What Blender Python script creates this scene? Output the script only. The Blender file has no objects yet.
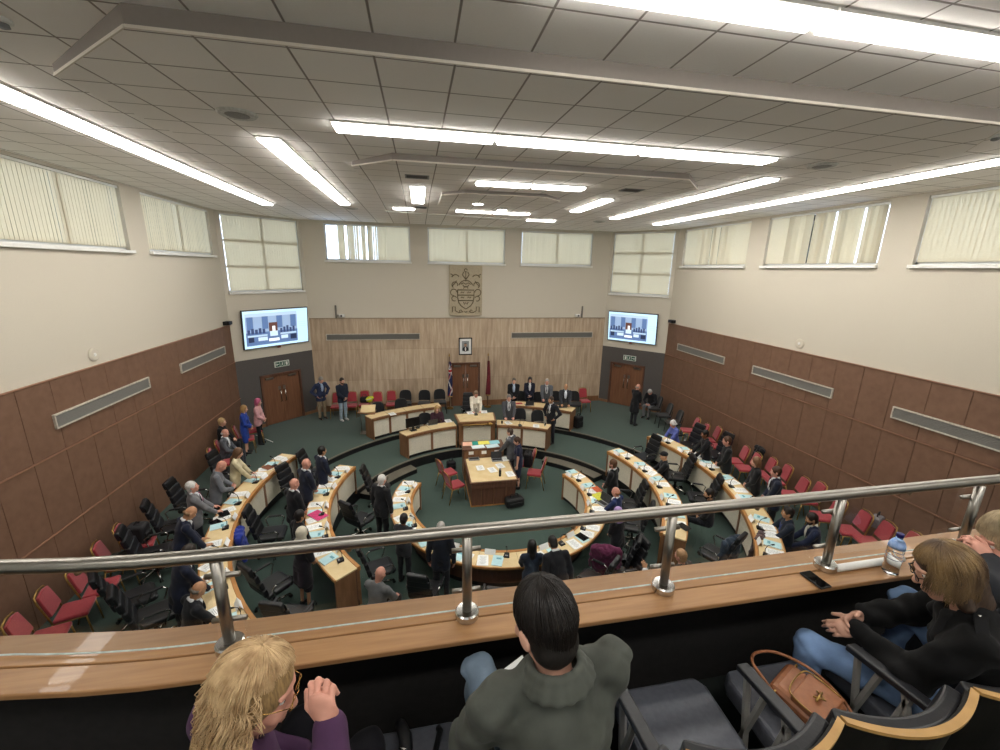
import bpy, math, random
import numpy as np
from mathutils import Matrix, Vector
random.seed(7); rng = np.random.default_rng(7)
C = bpy.context.scene.collection
R_ = math.radians
sin, cos, pi = math.sin, math.cos, math.pi

# ---------------------------------------------------------------- camera
F_PX = 417.0
CAM = np.array([-1.87, 0.0, 6.4])
_p, _y, _r = R_(14.2), R_(11.05), R_(1.15)
FW = np.array([sin(_y)*cos(_p), cos(_y)*cos(_p), -sin(_p)])
_r0 = np.array([cos(_y), -sin(_y), 0.0]); _u0 = np.cross(_r0, FW)
RT = cos(_r)*_r0 + sin(_r)*_u0
UP = -sin(_r)*_r0 + cos(_r)*_u0
cam = bpy.data.cameras.new('camera'); camo = bpy.data.objects.new('camera', cam); C.objects.link(camo)
cam.sensor_fit = 'HORIZONTAL'; cam.sensor_width = 36; cam.lens = F_PX/1000*36
cam.clip_start = 0.02; cam.clip_end = 300
camo.matrix_world = Matrix(((RT[0], UP[0], -FW[0], CAM[0]), (RT[1], UP[1], -FW[1], CAM[1]),
                            (RT[2], UP[2], -FW[2], CAM[2]), (0, 0, 0, 1)))
bpy.context.scene.camera = camo

def at(px, py, Z):
    """the place at height Z that the photograph shows at this pixel"""
    d = FW + RT*(px-500)/F_PX + UP*(375-py)/F_PX
    return CAM + d*(Z-CAM[2])/d[2]
CY = 9.4
def P(r, a, z=0.0):
    a = R_(a); return np.array([r*sin(a), CY + r*cos(a), z])
def polar(q):
    return math.hypot(q[0], q[1]-CY), math.degrees(math.atan2(q[0], q[1]-CY))

# ---------------------------------------------------------------- materials
def lin(h):
    h = h.lstrip('#'); o = []
    for i in (0, 2, 4):
        c = int(h[i:i+2], 16)/255
        o.append(c/12.92 if c <= .04045 else ((c+.055)/1.055)**2.4)
    return (*o, 1)
_M = {}
def nd(nt, t, **kw):
    n = nt.nodes.new(t)
    for k, v in kw.items(): setattr(n, k, v)
    return n
def mat(hexc, rough=.6, metal=0., noise=.08, scale=30, bump=0., sheen=0., spec=.4, stretch=None, c2=None, coat=0., key=''):
    """procedural material: two tones mixed by an object-space noise, optional bump"""
    k = (hexc, rough, metal, noise, scale, bump, sheen, spec, str(stretch), c2, coat, key)
    if k in _M: return _M[k]
    m = bpy.data.materials.new('m_' + (key or hexc.strip('#'))); m.use_nodes = True; nt = m.node_tree
    b = nt.nodes['Principled BSDF']
    b.inputs['Roughness'].default_value = rough; b.inputs['Metallic'].default_value = metal
    b.inputs['Specular IOR Level'].default_value = spec
    b.inputs['Sheen Weight'].default_value = sheen; b.inputs['Coat Weight'].default_value = coat
    tc = nd(nt, 'ShaderNodeTexCoord'); mp = nd(nt, 'ShaderNodeMapping')
    nt.links.new(tc.outputs['Object'], mp.inputs['Vector'])
    if stretch: mp.inputs['Scale'].default_value = stretch
    nz = nd(nt, 'ShaderNodeTexNoise'); nz.inputs['Scale'].default_value = scale; nz.inputs['Detail'].default_value = 5
    nt.links.new(mp.outputs['Vector'], nz.inputs['Vector'])
    mx = nd(nt, 'ShaderNodeMix', data_type='RGBA')
    A = lin(hexc); B = lin(c2) if c2 else tuple(max(0, min(1, c*(1-4*noise))) for c in A[:3]) + (1,)
    mx.inputs[6].default_value = A; mx.inputs[7].default_value = B
    rp = nd(nt, 'ShaderNodeMapRange'); rp.inputs['From Min'].default_value = .35; rp.inputs['From Max'].default_value = .7
    nt.links.new(nz.outputs['Fac'], rp.inputs['Value']); nt.links.new(rp.outputs['Result'], mx.inputs[0])
    nt.links.new(mx.outputs[2], b.inputs['Base Color'])
    if bump:
        bp = nd(nt, 'ShaderNodeBump'); bp.inputs['Strength'].default_value = bump; bp.inputs['Distance'].default_value = .01
        nt.links.new(nz.outputs['Fac'], bp.inputs['Height']); nt.links.new(bp.outputs['Normal'], b.inputs['Normal'])
    _M[k] = m; return m
def emis(hexc, s, key=''):
    k = ('E', hexc, s)
    if k in _M: return _M[k]
    m = bpy.data.materials.new('glow_' + (key or hexc.strip('#'))); m.use_nodes = True; nt = m.node_tree
    b = nt.nodes['Principled BSDF']; b.inputs['Base Color'].default_value = lin(hexc)
    b.inputs['Emission Color'].default_value = lin(hexc); b.inputs['Emission Strength'].default_value = s
    b.inputs['Roughness'].default_value = .3
    _M[k] = m; return m
def thin_glass(tint, refl=1.0):
    m = bpy.data.materials.new('thin_glass'); m.use_nodes = True; nt = m.node_tree
    nt.nodes.remove(nt.nodes['Principled BSDF']); out = nt.nodes['Material Output']
    tr = nd(nt, 'ShaderNodeBsdfTransparent'); tr.inputs['Color'].default_value = (*tint, 1)
    gl = nd(nt, 'ShaderNodeBsdfGlossy'); gl.inputs['Roughness'].default_value = .03
    fr = nd(nt, 'ShaderNodeFresnel'); fr.inputs['IOR'].default_value = 1.45
    mu = nd(nt, 'ShaderNodeMath', operation='MULTIPLY'); mu.inputs[1].default_value = refl
    mx = nd(nt, 'ShaderNodeMixShader')
    nt.links.new(fr.outputs[0], mu.inputs[0]); nt.links.new(mu.outputs[0], mx.inputs[0])
    nt.links.new(tr.outputs[0], mx.inputs[1]); nt.links.new(gl.outputs[0], mx.inputs[2]); nt.links.new(mx.outputs[0], out.inputs[0])
    return m
GLASS = thin_glass((.93, .945, .95)); PANE = thin_glass((.9, .94, 1.0))

# ---------------------------------------------------------------- mesh builder
class MB:
    def __init__(s): s.v = []; s.f = []; s.mi = []; s.cur = 0
    def add(s, vs, fs):
        o = len(s.v); s.v += [tuple(map(float, q)) for q in vs]
        s.f += [tuple(i+o for i in f) for f in fs]; s.mi += [s.cur]*len(fs); return s
    def box(s, c, d, rot=0.0, M=None):
        M = M if M is not None else Matrix.Rotation(rot, 3, 'Z'); c = Vector(c); h = [x/2 for x in d]
        vs = [c + M @ Vector((x*h[0], y*h[1], z*h[2])) for x in (-1, 1) for y in (-1, 1) for z in (-1, 1)]
        return s.add(vs, [(0,1,3,2), (4,6,7,5), (0,4,5,1), (2,3,7,6), (0,2,6,4), (1,5,7,3)])
    def prism(s, poly, z0, z1):
        n = len(poly); zz0 = z0 if isinstance(z0, (list, tuple)) else [z0]*n; zz1 = z1 if isinstance(z1, (list, tuple)) else [z1]*n
        vs = [(p[0], p[1], zz0[i]) for i, p in enumerate(poly)] + [(p[0], p[1], zz1[i]) for i, p in enumerate(poly)]
        return s.add(vs, [tuple(range(n))[::-1], tuple(range(n, 2*n))] + [(i, (i+1) % n, (i+1) % n+n, i+n) for i in range(n)])
    def arc(s, r0, r1, a0, a1, z0, z1, n=None, c=(0, CY)):
        n = n or max(2, int(abs(a1-a0)/2.5)); vs = []; fs = []
        for i in range(n+1):
            a = R_(a0+(a1-a0)*i/n)
            for r, z in ((r0, z0), (r1, z0), (r1, z1), (r0, z1)): vs.append((c[0]+r*sin(a), c[1]+r*cos(a), z))
        for i in range(n):
            for j in range(4): fs.append((4*i+j, 4*i+(j+1) % 4, 4*i+4+(j+1) % 4, 4*i+4+j))
        if abs(a1-a0) < 359.9: fs += [(3, 2, 1, 0), (4*n, 4*n+1, 4*n+2, 4*n+3)]
        return s.add(vs, fs)
    def tube(s, pts, r, n=8, caps=True, closed=False):
        pts = [Vector(p) for p in pts]; L = len(pts); rs = r if isinstance(r, (list, tuple)) else [r]*L
        vs = []; fs = []; up = None
        for i, p in enumerate(pts):
            t = (pts[(i+1) % L] - pts[i-1]) if closed else (pts[min(i+1, L-1)] - pts[max(i-1, 0)])
            if t.length < 1e-9: t = Vector((0, 0, 1))
            t.normalize()
            if up is None: up = Vector((0, 0, 1)) if abs(t.z) < .9 else Vector((0, 1, 0))
            u = up - t*up.dot(t)
            if u.length < 1e-6: u = t.orthogonal()
            u.normalize(); w = t.cross(u); up = u
            for k in range(n):
                a = 2*pi*k/n; vs.append(p + (u*cos(a) + w*sin(a))*rs[i])
        for i in range(L if closed else L-1):
            for k in range(n):
                j = (i+1) % L; fs.append((i*n+k, i*n+(k+1) % n, j*n+(k+1) % n, j*n+k))
        if caps and not closed: fs += [tuple(range(n))[::-1], tuple(range((L-1)*n, L*n))]
        return s.add(vs, fs)
    def lathe(s, prof, c=(0, 0, 0), n=20):
        vs = []; fs = []; L = len(prof)
        for r, z in prof:
            for k in range(n): a = 2*pi*k/n; vs.append((c[0]+r*cos(a), c[1]+r*sin(a), c[2]+z))
        for i in range(L-1):
            for k in range(n): fs.append((i*n+k, i*n+(k+1) % n, (i+1)*n+(k+1) % n, (i+1)*n+k))
        fs += [tuple(range(n))[::-1], tuple(range((L-1)*n, L*n))]
        return s.add(vs, fs)
    def ell(s, c, r, M=None, nu=14, nv=8):
        M = M or Matrix.Identity(3); c = Vector(c); prof = [(sin(pi*i/nv), cos(pi*i/nv)) for i in range(nv+1)]; vs = []; fs = []
        for q, z in prof:
            q = max(q, 1e-3)
            for k in range(nu): a = 2*pi*k/nu; vs.append(c + M @ Vector((r[0]*q*cos(a), r[1]*q*sin(a), r[2]*z)))
        for i in range(nv):
            for k in range(nu): fs.append((i*nu+k, (i+1)*nu+k, (i+1)*nu+(k+1) % nu, i*nu+(k+1) % nu))
        return s.add(vs, fs)
    def quad(s, *p): return s.add(p, [tuple(range(len(p)))])
    def grid(s, fn, nu, nv, thick=0.0):
        """sheet z = fn(u, v) -> point; thickness along -normal"""
        pts = [[Vector(fn(i/nu, j/nv)) for j in range(nv+1)] for i in range(nu+1)]
        vs = [p for row in pts for p in row]; W = nv+1
        fs = [(i*W+j, (i+1)*W+j, (i+1)*W+j+1, i*W+j+1) for i in range(nu) for j in range(nv)]
        if thick:
            N = len(vs); nr = []
            for i in range(nu+1):
                for j in range(nv+1):
                    du = pts[min(i+1, nu)][j]-pts[max(i-1, 0)][j]; dv = pts[i][min(j+1, nv)]-pts[i][max(j-1, 0)]
                    q = du.cross(dv); nr.append(q.normalized() if q.length > 1e-12 else Vector((0, 0, 1)))
            vs = vs + [vs[i]-nr[i]*thick for i in range(N)]
            fs = fs + [tuple(N+k for k in f[::-1]) for f in fs]
            bd = [(i, 0) for i in range(nu)] + [(nu, j) for j in range(nv)] + [(i, nv) for i in range(nu, 0, -1)] + [(0, j) for j in range(nv, 0, -1)]
            for q in range(len(bd)):
                a = bd[q][0]*W+bd[q][1]; b = bd[(q+1) % len(bd)][0]*W+bd[(q+1) % len(bd)][1]
                fs.append((b, a, a+N, b+N))
        return s.add(vs, fs)
    def build(s, name, m, parent=None, bev=0.0, smooth=False, sub=0, world=False, loc=None):
        me = bpy.data.meshes.new(name); off = Vector((0, 0, 0))
        if world and parent is not None:
            off = Vector(parent.location); q = parent.parent
            while q is not None: off += Vector(q.location); q = q.parent
        if loc is not None: off = Vector((0, 0, 0))
        me.from_pydata([Vector(q)-off for q in s.v], [], s.f)
        ms = m if isinstance(m, (list, tuple)) else [m]
        for x in ms: me.materials.append(x)
        if len(ms) > 1: me.polygons.foreach_set('material_index', s.mi)
        if smooth: me.polygons.foreach_set('use_smooth', [True]*len(me.polygons))
        me.update(); o = bpy.data.objects.new(name, me); C.objects.link(o)
        if parent is not None: o.parent = parent
        if loc is not None: o.location = loc
        if bev:
            b = o.modifiers.new('bevel', 'BEVEL'); b.width = bev; b.segments = 3; b.limit_method = 'ANGLE'; b.angle_limit = R_(40)
        if sub:
            b = o.modifiers.new('sub', 'SUBSURF'); b.levels = sub; b.render_levels = sub
        return o

def curve_pts(pts, m=6):
    """smooth (Catmull-Rom) path through the points"""
    p = [np.array(q, float) for q in pts]; p = [2*p[0]-p[1]]+p+[2*p[-1]-p[-2]]; o = []
    for i in range(1, len(p)-2):
        for k in range(m):
            t = k/m; o.append(.5*(2*p[i]+(p[i+1]-p[i-1])*t+(2*p[i-1]-5*p[i]+4*p[i+1]-p[i+2])*t*t+(3*p[i]-p[i-1]-3*p[i+1]+p[i+2])*t**3))
    return o+[p[-2]]
def tag(o, label=None, cat=None, group=None, kind=None):
    if label: o['label'] = label
    if cat: o['category'] = cat
    if group: o['group'] = group
    if kind: o['kind'] = kind
    return o
def thing(name, label, cat, loc=(0, 0, 0), rz=0.0, group=None):
    o = bpy.data.objects.new(name, None); C.objects.link(o); o.location = tuple(map(float, loc)); o.rotation_euler = (0, 0, rz)
    o.empty_display_size = .1
    return tag(o, label, cat, group)
def struct(o): o['kind'] = 'structure'; return o
def dup(root, label, loc, rz=0.0, group=None):
    r = root.copy(); C.objects.link(r); r.location = tuple(map(float, loc)); r.rotation_euler = (0, 0, rz)
    r['label'] = label
    if group: r['group'] = group
    for ch in list(root.children):
        c = ch.copy(); C.objects.link(c); c.parent = r
        for g in list(ch.children):
            d = g.copy(); C.objects.link(d); d.parent = c
    return r
class Kind:
    """first placement moves the prototype, later ones copy it"""
    def __init__(s, root): s.root = root; s.used = False
    def put(s, label, loc, rz=0.0, group=None):
        if not s.used:
            s.used = True; r = s.root; r.location = tuple(map(float, loc)); r.rotation_euler = (0, 0, rz); r['label'] = label
            if group: r['group'] = group
            return r
        return dup(s.root, label, loc, rz, group)
ORD = ['first', 'second', 'third', 'fourth', 'fifth', 'sixth', 'seventh', 'eighth', 'ninth', 'tenth', 'eleventh', 'twelfth',
       'thirteenth', 'fourteenth', 'fifteenth', 'sixteenth', 'seventeenth', 'eighteenth', 'nineteenth', 'twentieth']

# ---------------------------------------------------------------- palette
OAK = mat('#b58149', .38, noise=.05, scale=6, stretch=(1, 1, 1), c2='#a06c38', coat=.15, key='oak_edge')
OAKL = mat('#a67d53', .4, noise=.05, scale=3, stretch=(1, 14, 14), c2='#936b45', coat=.15, key='oak_ledge')
MAPLE = mat('#dcc79c', .45, scale=5, c2='#d2ba8b', key='maple_top')
CREAM = mat('#e0d9c6', .6, noise=.03, scale=25, key='cream_panel')
DARKW = mat('#664637', .4, scale=4, stretch=(6, 6, .6), c2='#55392c', coat=.1, key='dark_wood')
MIDW = mat('#8a6446', .42, scale=4, stretch=(5, 5, .6), c2='#755237', coat=.1, key='mid_wood')
DOORW = mat('#7d573f', .42, scale=3, stretch=(8, 8, .5), c2='#694632', key='door_wood')
BLACK = mat('#17181a', .55, key='black')
SATIN = mat('#0f1012', .35, key='satin_black')
LEATH = mat('#1b1c20', .38, noise=.05, scale=60, bump=.08, spec=.5, key='black_leather')
FABB = mat('#16171a', .85, scale=80, sheen=.2, key='black_fabric')
RED = mat('#a2343d', .8, noise=.06, scale=50, sheen=.3, key='red_upholstery')
GOLD = mat('#b08d50', .35, metal=.8, key='gold_frame')
STEEL = mat('#98948d', .34, metal=1., noise=.02, scale=200, key='brushed_steel')
CHROME = mat('#c4c3c0', .18, metal=1., noise=0, key='chrome')
WHITE = mat('#e6e6e2', .5, noise=.02, key='white')
PAPER = mat('#eceeee', .7, noise=.01, key='paper')
CYANP = mat('#b9dde4', .7, noise=.02, key='cyan_paper')
GREYP = mat('#8d8f90', .5, key='grey_plastic')
CARPET = mat('#394d46', .95, scale=120, bump=.15, c2='#2f413b', sheen=.2, key='green_carpet')
NOSE = mat('#6f6a5e', .5, key='stair_nosing')

# ================================================================ THE ROOM
ZC = 8.06; ZU = .5; ZM = .32; ZW = 0.0
XW = 8.2; YB = 17.6; YA = 15.55; XB = 6.33; XBL = 6.15; YN = -3.5
PLASTER = mat('#cbc4b5', .85, noise=.015, scale=60, bump=.05, key='cream_plaster')

def ceiling_mat():
    m = bpy.data.materials.new('ceiling_tile'); m.use_nodes = True; nt = m.node_tree; b = nt.nodes['Principled BSDF']
    b.inputs['Roughness'].default_value = .9
    tc = nd(nt, 'ShaderNodeTexCoord'); sp = nd(nt, 'ShaderNodeSeparateXYZ'); nt.links.new(tc.outputs['Object'], sp.inputs[0])
    ds = []
    for ax, off in ((0, .25), (1, .11)):
        a = nd(nt, 'ShaderNodeMath', operation='SUBTRACT'); a.inputs[1].default_value = off; nt.links.new(sp.outputs[ax], a.inputs[0])
        p = nd(nt, 'ShaderNodeMath', operation='PINGPONG'); p.inputs[1].default_value = .3; nt.links.new(a.outputs[0], p.inputs[0]); ds.append(p)
    mn = nd(nt, 'ShaderNodeMath', operation='MINIMUM'); nt.links.new(ds[0].outputs[0], mn.inputs[0]); nt.links.new(ds[1].outputs[0], mn.inputs[1])
    rp = nd(nt, 'ShaderNodeMapRange'); rp.inputs['From Min'].default_value = .006; rp.inputs['From Max'].default_value = .012
    nt.links.new(mn.outputs[0], rp.inputs['Value'])
    nz = nd(nt, 'ShaderNodeTexNoise'); nz.inputs['Scale'].default_value = 70; nz.inputs['Detail'].default_value = 6; nt.links.new(tc.outputs['Object'], nz.inputs['Vector'])
    sc = nd(nt, 'ShaderNodeVectorMath', operation='SCALE'); sc.inputs['Scale'].default_value = 1/.6; nt.links.new(tc.outputs['Object'], sc.inputs[0])
    fl = nd(nt, 'ShaderNodeVectorMath', operation='FLOOR'); nt.links.new(sc.outputs[0], fl.inputs[0])
    wn = nd(nt, 'ShaderNodeTexWhiteNoise'); nt.links.new(fl.outputs[0], wn.inputs['Vector'])
    c1 = nd(nt, 'ShaderNodeMix', data_type='RGBA'); c1.inputs[6].default_value = lin('#f6f3f0'); c1.inputs[7].default_value = lin('#efebe7'); nt.links.new(nz.outputs['Fac'], c1.inputs[0])
    c2 = nd(nt, 'ShaderNodeMix', data_type='RGBA'); c2.inputs[6].default_value = lin('#918983'); nt.links.new(rp.outputs[0], c2.inputs[0]); nt.links.new(c1.outputs[2], c2.inputs[7])
    nt.links.new(c2.outputs[2], b.inputs['Base Color'])
    bp = nd(nt, 'ShaderNodeBump'); bp.inputs['Strength'].default_value = .4; bp.inputs['Distance'].default_value = .01
    nt.links.new(rp.outputs[0], bp.inputs['Height']); nt.links.new(bp.outputs['Normal'], b.inputs['Normal'])
    return m
CEIL = ceiling_mat()

def travertine():
    m = bpy.data.materials.new('travertine'); m.use_nodes = True; nt = m.node_tree; b = nt.nodes['Principled BSDF']; b.inputs['Roughness'].default_value = .45
    tc = nd(nt, 'ShaderNodeTexCoord'); mp = nd(nt, 'ShaderNodeMapping'); mp.inputs['Scale'].default_value = (2.2, 2.2, .22); nt.links.new(tc.outputs['Object'], mp.inputs[0])
    nz = nd(nt, 'ShaderNodeTexNoise'); nz.inputs['Scale'].default_value = 4.5; nz.inputs['Detail'].default_value = 9; nz.inputs['Roughness'].default_value = .65; nt.links.new(mp.outputs[0], nz.inputs[0])
    br = nd(nt, 'ShaderNodeTexBrick'); br.offset = .5; br.inputs['Scale'].default_value = 1.; br.inputs['Brick Width'].default_value = 1.28; br.inputs['Row Height'].default_value = 1.3
    br.inputs['Mortar Size'].default_value = .004; br.inputs['Color1'].default_value = (.35, .35, .35, 1); br.inputs['Color2'].default_value = (.65, .65, .65, 1); br.inputs['Mortar'].default_value = (0, 0, 0, 1)
    sx = nd(nt, 'ShaderNodeSeparateXYZ'); cx = nd(nt, 'ShaderNodeCombineXYZ'); nt.links.new(tc.outputs['Object'], sx.inputs[0])
    ad = nd(nt, 'ShaderNodeMath', operation='SUBTRACT'); ad.inputs[1].default_value = .5; nt.links.new(sx.outputs[2], ad.inputs[0])
    nt.links.new(sx.outputs[0], cx.inputs[0]); nt.links.new(ad.outputs[0], cx.inputs[1]); nt.links.new(cx.outputs[0], br.inputs[0])
    ov = nd(nt, 'ShaderNodeMath', operation='MULTIPLY_ADD'); ov.inputs[1].default_value = .75; nt.links.new(nz.outputs['Fac'], ov.inputs[0])
    m2 = nd(nt, 'ShaderNodeMath', operation='MULTIPLY'); m2.inputs[1].default_value = .42; nt.links.new(br.outputs['Color'], m2.inputs[0]); nt.links.new(m2.outputs[0], ov.inputs[2])
    cr = nd(nt, 'ShaderNodeValToRGB'); e = cr.color_ramp.elements; e[0].position = .3; e[0].color = lin('#85725f'); e[1].position = .74; e[1].color = lin('#cebea6')
    x = e.new(.47); x.color = lin('#a7927b'); x = e.new(.58); x.color = lin('#b8a38b')
    nt.links.new(ov.outputs[0], cr.inputs[0]); nt.links.new(cr.outputs[0], b.inputs['Base Color'])
    return m
TRAV = travertine()
PANEL = mat('#785b49', .6, noise=.04, scale=8, c2='#6e5241', bump=.02, key='brown_wall_panel')
CHAR = mat('#55514f', .7, noise=.03, key='charcoal_wall')

# floors: the well, the middle tier and the upper tier
f = MB(); f.arc(0.001, 4.1, 0, 360, -.2, ZW, 72); struct(f.build('floor', CARPET))
f = MB(); f.arc(4.1, 5.9, 0, 360, -.2, ZM, 96); struct(f.build('floor', CARPET))
f = MB(); outl = [(-XW, 1.8), (-XW, YA), (-XBL, YB), (XB, YB), (XW, YA), (XW, 1.8)]
def ray_out(a):
    d = Vector((sin(R_(a)), cos(R_(a)))); best = 99
    for i in range(6):
        p = Vector(outl[i])-Vector((0, CY)); q = Vector(outl[(i+1) % 6])-Vector((0, CY)); e = q-p
        den = d.x*e.y-d.y*e.x
        if abs(den) < 1e-9: continue
        t = (p.x*e.y-p.y*e.x)/den; u = (p.x*d.y-p.y*d.x)/den
        if t > 0 and -1e-6 <= u <= 1+1e-6: best = min(best, t)
    return best
N = 120; vs = []
for i in range(N):
    a = 360*i/N; ro = ray_out(a)+.3
    for r, z in ((5.9, ZU), (ro, ZU), (ro, -.2), (5.9, -.2)): vs.append(P(r, a, z))
f.add(vs, [(4*i+j, 4*i+(j+1) % 4, 4*((i+1) % N)+(j+1) % 4, 4*((i+1) % N)+j) for i in range(N) for j in range(4)])
struct(f.build('floor', CARPET))
for r, z0, z1 in ((4.1, 0, ZM), (5.9, ZM, ZU)):
    m = MB(); m.arc(r-.012, r, 0, 360, z0, z1-.02, 120); m.cur = 1; m.arc(r-.03, r+.04, 0, 360, z1-.02, z1+.006, 120)
    struct(m.build('trim_%d' % (1 if r < 5 else 2), [BLACK, NOSE]))
for k, (a0, a1) in enumerate(((-64, -34), (34, 64))):
    t = thing('entry_step', 'low curved half step with grey nosing on the %s of the well' % ('left', 'right')[k], 'step', P(3.9, (a0+a1)/2, 0), 0, 'half steps into the well')
    MB().arc(3.72, 4.08, a0, a1, 0, .15).build('riser', BLACK, t, world=True)
    MB().arc(3.70, 4.08, a0, a1, .15, .165).build('tread', NOSE, t, world=True)

def wall(name, p0, p1, z0, z1, holes, m, th=.25):
    """upright wall from p0 to p1, inner face on that line, outward on its left; holes = (s0, s1, z0, z1)"""
    p0 = Vector(p0); p1 = Vector(p1); L = (p1-p0).length; u = (p1-p0)/L; nrm = Vector((-u.y, u.x)); b = MB()
    def blk(s0, s1, a, c):
        if s1-s0 < 1e-4 or c-a < 1e-4: return
        q = [p0+u*s0, p0+u*s1, p0+u*s1+nrm*th, p0+u*s0+nrm*th]; b.prism(q, a, c)
    s = 0
    for h in sorted(holes):
        blk(s, h[0], z0, z1); blk(h[0], h[1], z0, h[2]); blk(h[0], h[1], h[3], z1); s = h[1]
    blk(s, L, z0, z1)
    return struct(b.build(name, m))
SL, ST = 6.66, 8.0
LW = [(YA-15.15, YA-11.85), (YA-11.15, YA-7.9), (YA-7.2, YA-3.95)]        # along each side wall from its rear corner
wl = [(a, b, SL, ST) for a, b in LW]
# left wall runs from the front to the back with the outside on its left
LEN = YA-YN
wall('wall_left', (-XW, YN), (-XW, YA), 4.4, ZC, [(LEN-b, LEN-a, c, d) for a, b, c, d in wl], PLASTER)
wall('wall_right', (XW, YA), (XW, YN), 4.4, ZC, wl, PLASTER)
BW = [(XBL-5.35, XBL-2.15), (XBL-1.47, XBL+1.67), (XBL+2.35, XBL+5.5)]
wall('wall_back', (-XBL, YB), (XB, YB), 4.38, ZC, [(a, b, 6.62, 7.97) for a, b in BW], PLASTER)
AL = math.hypot(XW-XB, YB-YA); ALL = math.hypot(XW-XBL, YB-YA); AW = (.14, AL-.12)
wall('wall_back_left', (-XW, YA), (-XBL, YB), 3.12, ZC, [(AW[0], ALL-.12, 5.48, 8.0)], PLASTER)
wall('wall_back_right', (XB, YB), (XW, YA), 3.12, ZC, [(AL-AW[1], AL-AW[0], 5.48, 8.0)], PLASTER)
wall('wall_front', (XW, YN), (-XW, YN), 0, ZC, [], PLASTER)
DS = (AL-1.23-.78, AL-1.23+.78)
wall('wall_back_left.001', (-XW, YA), (-XBL, YB), 0, 3.12, [(DS[0], DS[1], .5, 2.45)], CHAR)
wall('wall_back_right.001', (XB, YB), (XW, YA), 0, 3.12, [(AL-DS[1], AL-DS[0], .5, 2.45)], CHAR)
b_ = wall('wall_back.001', (-XBL, YB), (XB, YB), 0, 4.38, [(XBL-.61, XBL+.67, .5, 2.47)], TRAV)
MB().box(((XB-XBL)/2, YB-.015, 4.385), (XB+XBL-.02, .03, .03)).build('trim_3', mat('#a3937c', .5, key='stone_cap'))['kind'] = 'structure'

# brown upholstered panels on both side walls: three rows of separate pads
for side, nm in ((-1, 'wall_left.001'), (1, 'wall_right.001')):
    b = MB(); b.box((side*(XW+.135), (YN+YA)/2, 2.2), (.25, YA-YN, 4.4))
    W = .66; n = int((YA-YN)/W)
    for z0, z1, dx in ((.5, 1.79, 0), (1.81, 3.11, .0), (3.13, 4.39, 0)):
        for i in range(n+1):
            y1 = YA-.02-i*W+dx; y0 = max(YN, y1-W)
            if y1-y0 < .05: continue
            b.box((side*(XW-.0), (y0+y1)/2, (z0+z1)/2), (.05, y1-y0-.007, z1-z0-.012))
    o = struct(b.build(nm, PANEL, bev=.008))
    for k, z in enumerate((1.8, 3.12, 4.4)):
        MB().box((side*(XW-.02), (YN+YA)/2, z), (.05, YA-YN, .016)).build('trim_%d' % (4+k+3*(side > 0)), mat('#97705a', .5, noise=.02, key='panel_bead'))['kind'] = 'structure'
for nm, p0, p1 in (('baseboard_back_left', (-XW, YA), (-XBL, YB)), ('baseboard_back_right', (XB, YB), (XW, YA))):
    p0 = Vector(p0); p1 = Vector(p1); u = (p1-p0).normalized(); nn = Vector((u.y, -u.x)); b = MB()
    for s0, s1 in (((0, DS[0]), (DS[1], ALL)) if p0.x < 0 else ((0, AL-DS[1]), (AL-DS[0], AL))):
        q = [p0+u*s0, p0+u*s1, p0+u*s1+nn*.02, p0+u*s0+nn*.02]; b.prism(q[::-1], .5, .62)
    struct(b.build(nm, MIDW))
b = MB(); b.box((-3.5, YB-.015, .62), (5.7, .03, .24)); b.box((3.5, YB-.015, .62), (5.6, .03, .24)); struct(b.build('baseboard_back', MIDW))

# ceiling and its stepped rafts
b = MB(); b.box((0, 7.2, ZC+.1), (17.5, 22, .2)); struct(b.build('ceiling', CEIL))
def raft(k, front, ends, yback, th, cap):
    (xa, xb, yf) = front; (xl, yl), (xr, yr) = ends
    H = lambda y: max(.002, th*(yback-y)/(yback-yf))
    pl = [(xa, yf), (xb, yf), (xr, yr), (xr, yback), (xl, yback), (xl, yl)]
    b = MB(); b.prism(pl, [ZC-H(p[1]) for p in pl], ZC+.01)
    struct(b.build('ceiling.%03d' % k, CEIL))
    e = MB()                       # pale metal lip along the open edge, dark fascia behind it
    ed = [pl[5], pl[0], pl[1], pl[2]]
    for i in range(3):
        p, q = Vector(ed[i]), Vector(ed[i+1]); u = (q-p).normalized(); nn = Vector((u.y, -u.x))
        for cur, o0, o1, za, zb in ((0, .0, .012, 0, .022), (1, 0, .004, .022, None)):
            e.cur = cur; hp, hq = H(p.y), H(q.y)
            t1 = [ZC-hp+za, ZC-hq+za]; t2 = [ZC-hp+zb, ZC-hq+zb] if zb else [ZC, ZC]
            vs = [(*(p+nn*o0), t1[0]), (*(q+nn*o0), t1[1]), (*(q+nn*o1), t1[1]), (*(p+nn*o1), t1[0]),
                  (*(p+nn*o0), t2[0]), (*(q+nn*o0), t2[1]), (*(q+nn*o1), t2[1]), (*(p+nn*o1), t2[0])]
            e.add(vs, [(0, 1, 2, 3), (4, 7, 6, 5), (0, 4, 5, 1), (1, 5, 6, 2), (2, 6, 7, 3), (3, 7, 4, 0)])
    e.build('trim_%d' % (10+k), [mat('#d6cec2', .5, noise=.01, key='raft_lip'), mat('#8a827d', .8, noise=.01, key='raft_fascia')])['kind'] = 'structure'
raft(1, (-3.75, 4.05, 3.69), ((-4.95, 4.85), (5.0, 4.65)), 7.02, .145, 1)
raft(2, (-2.2, 2.75, 7.05), ((-2.88, 7.75), (3.55, 7.95)), 9.7, .11, 1)
raft(3, (-.8, 1.0, 9.72), ((-1.3, 10.2), (1.5, 10.25)), 12.4, .08, 1)

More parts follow.
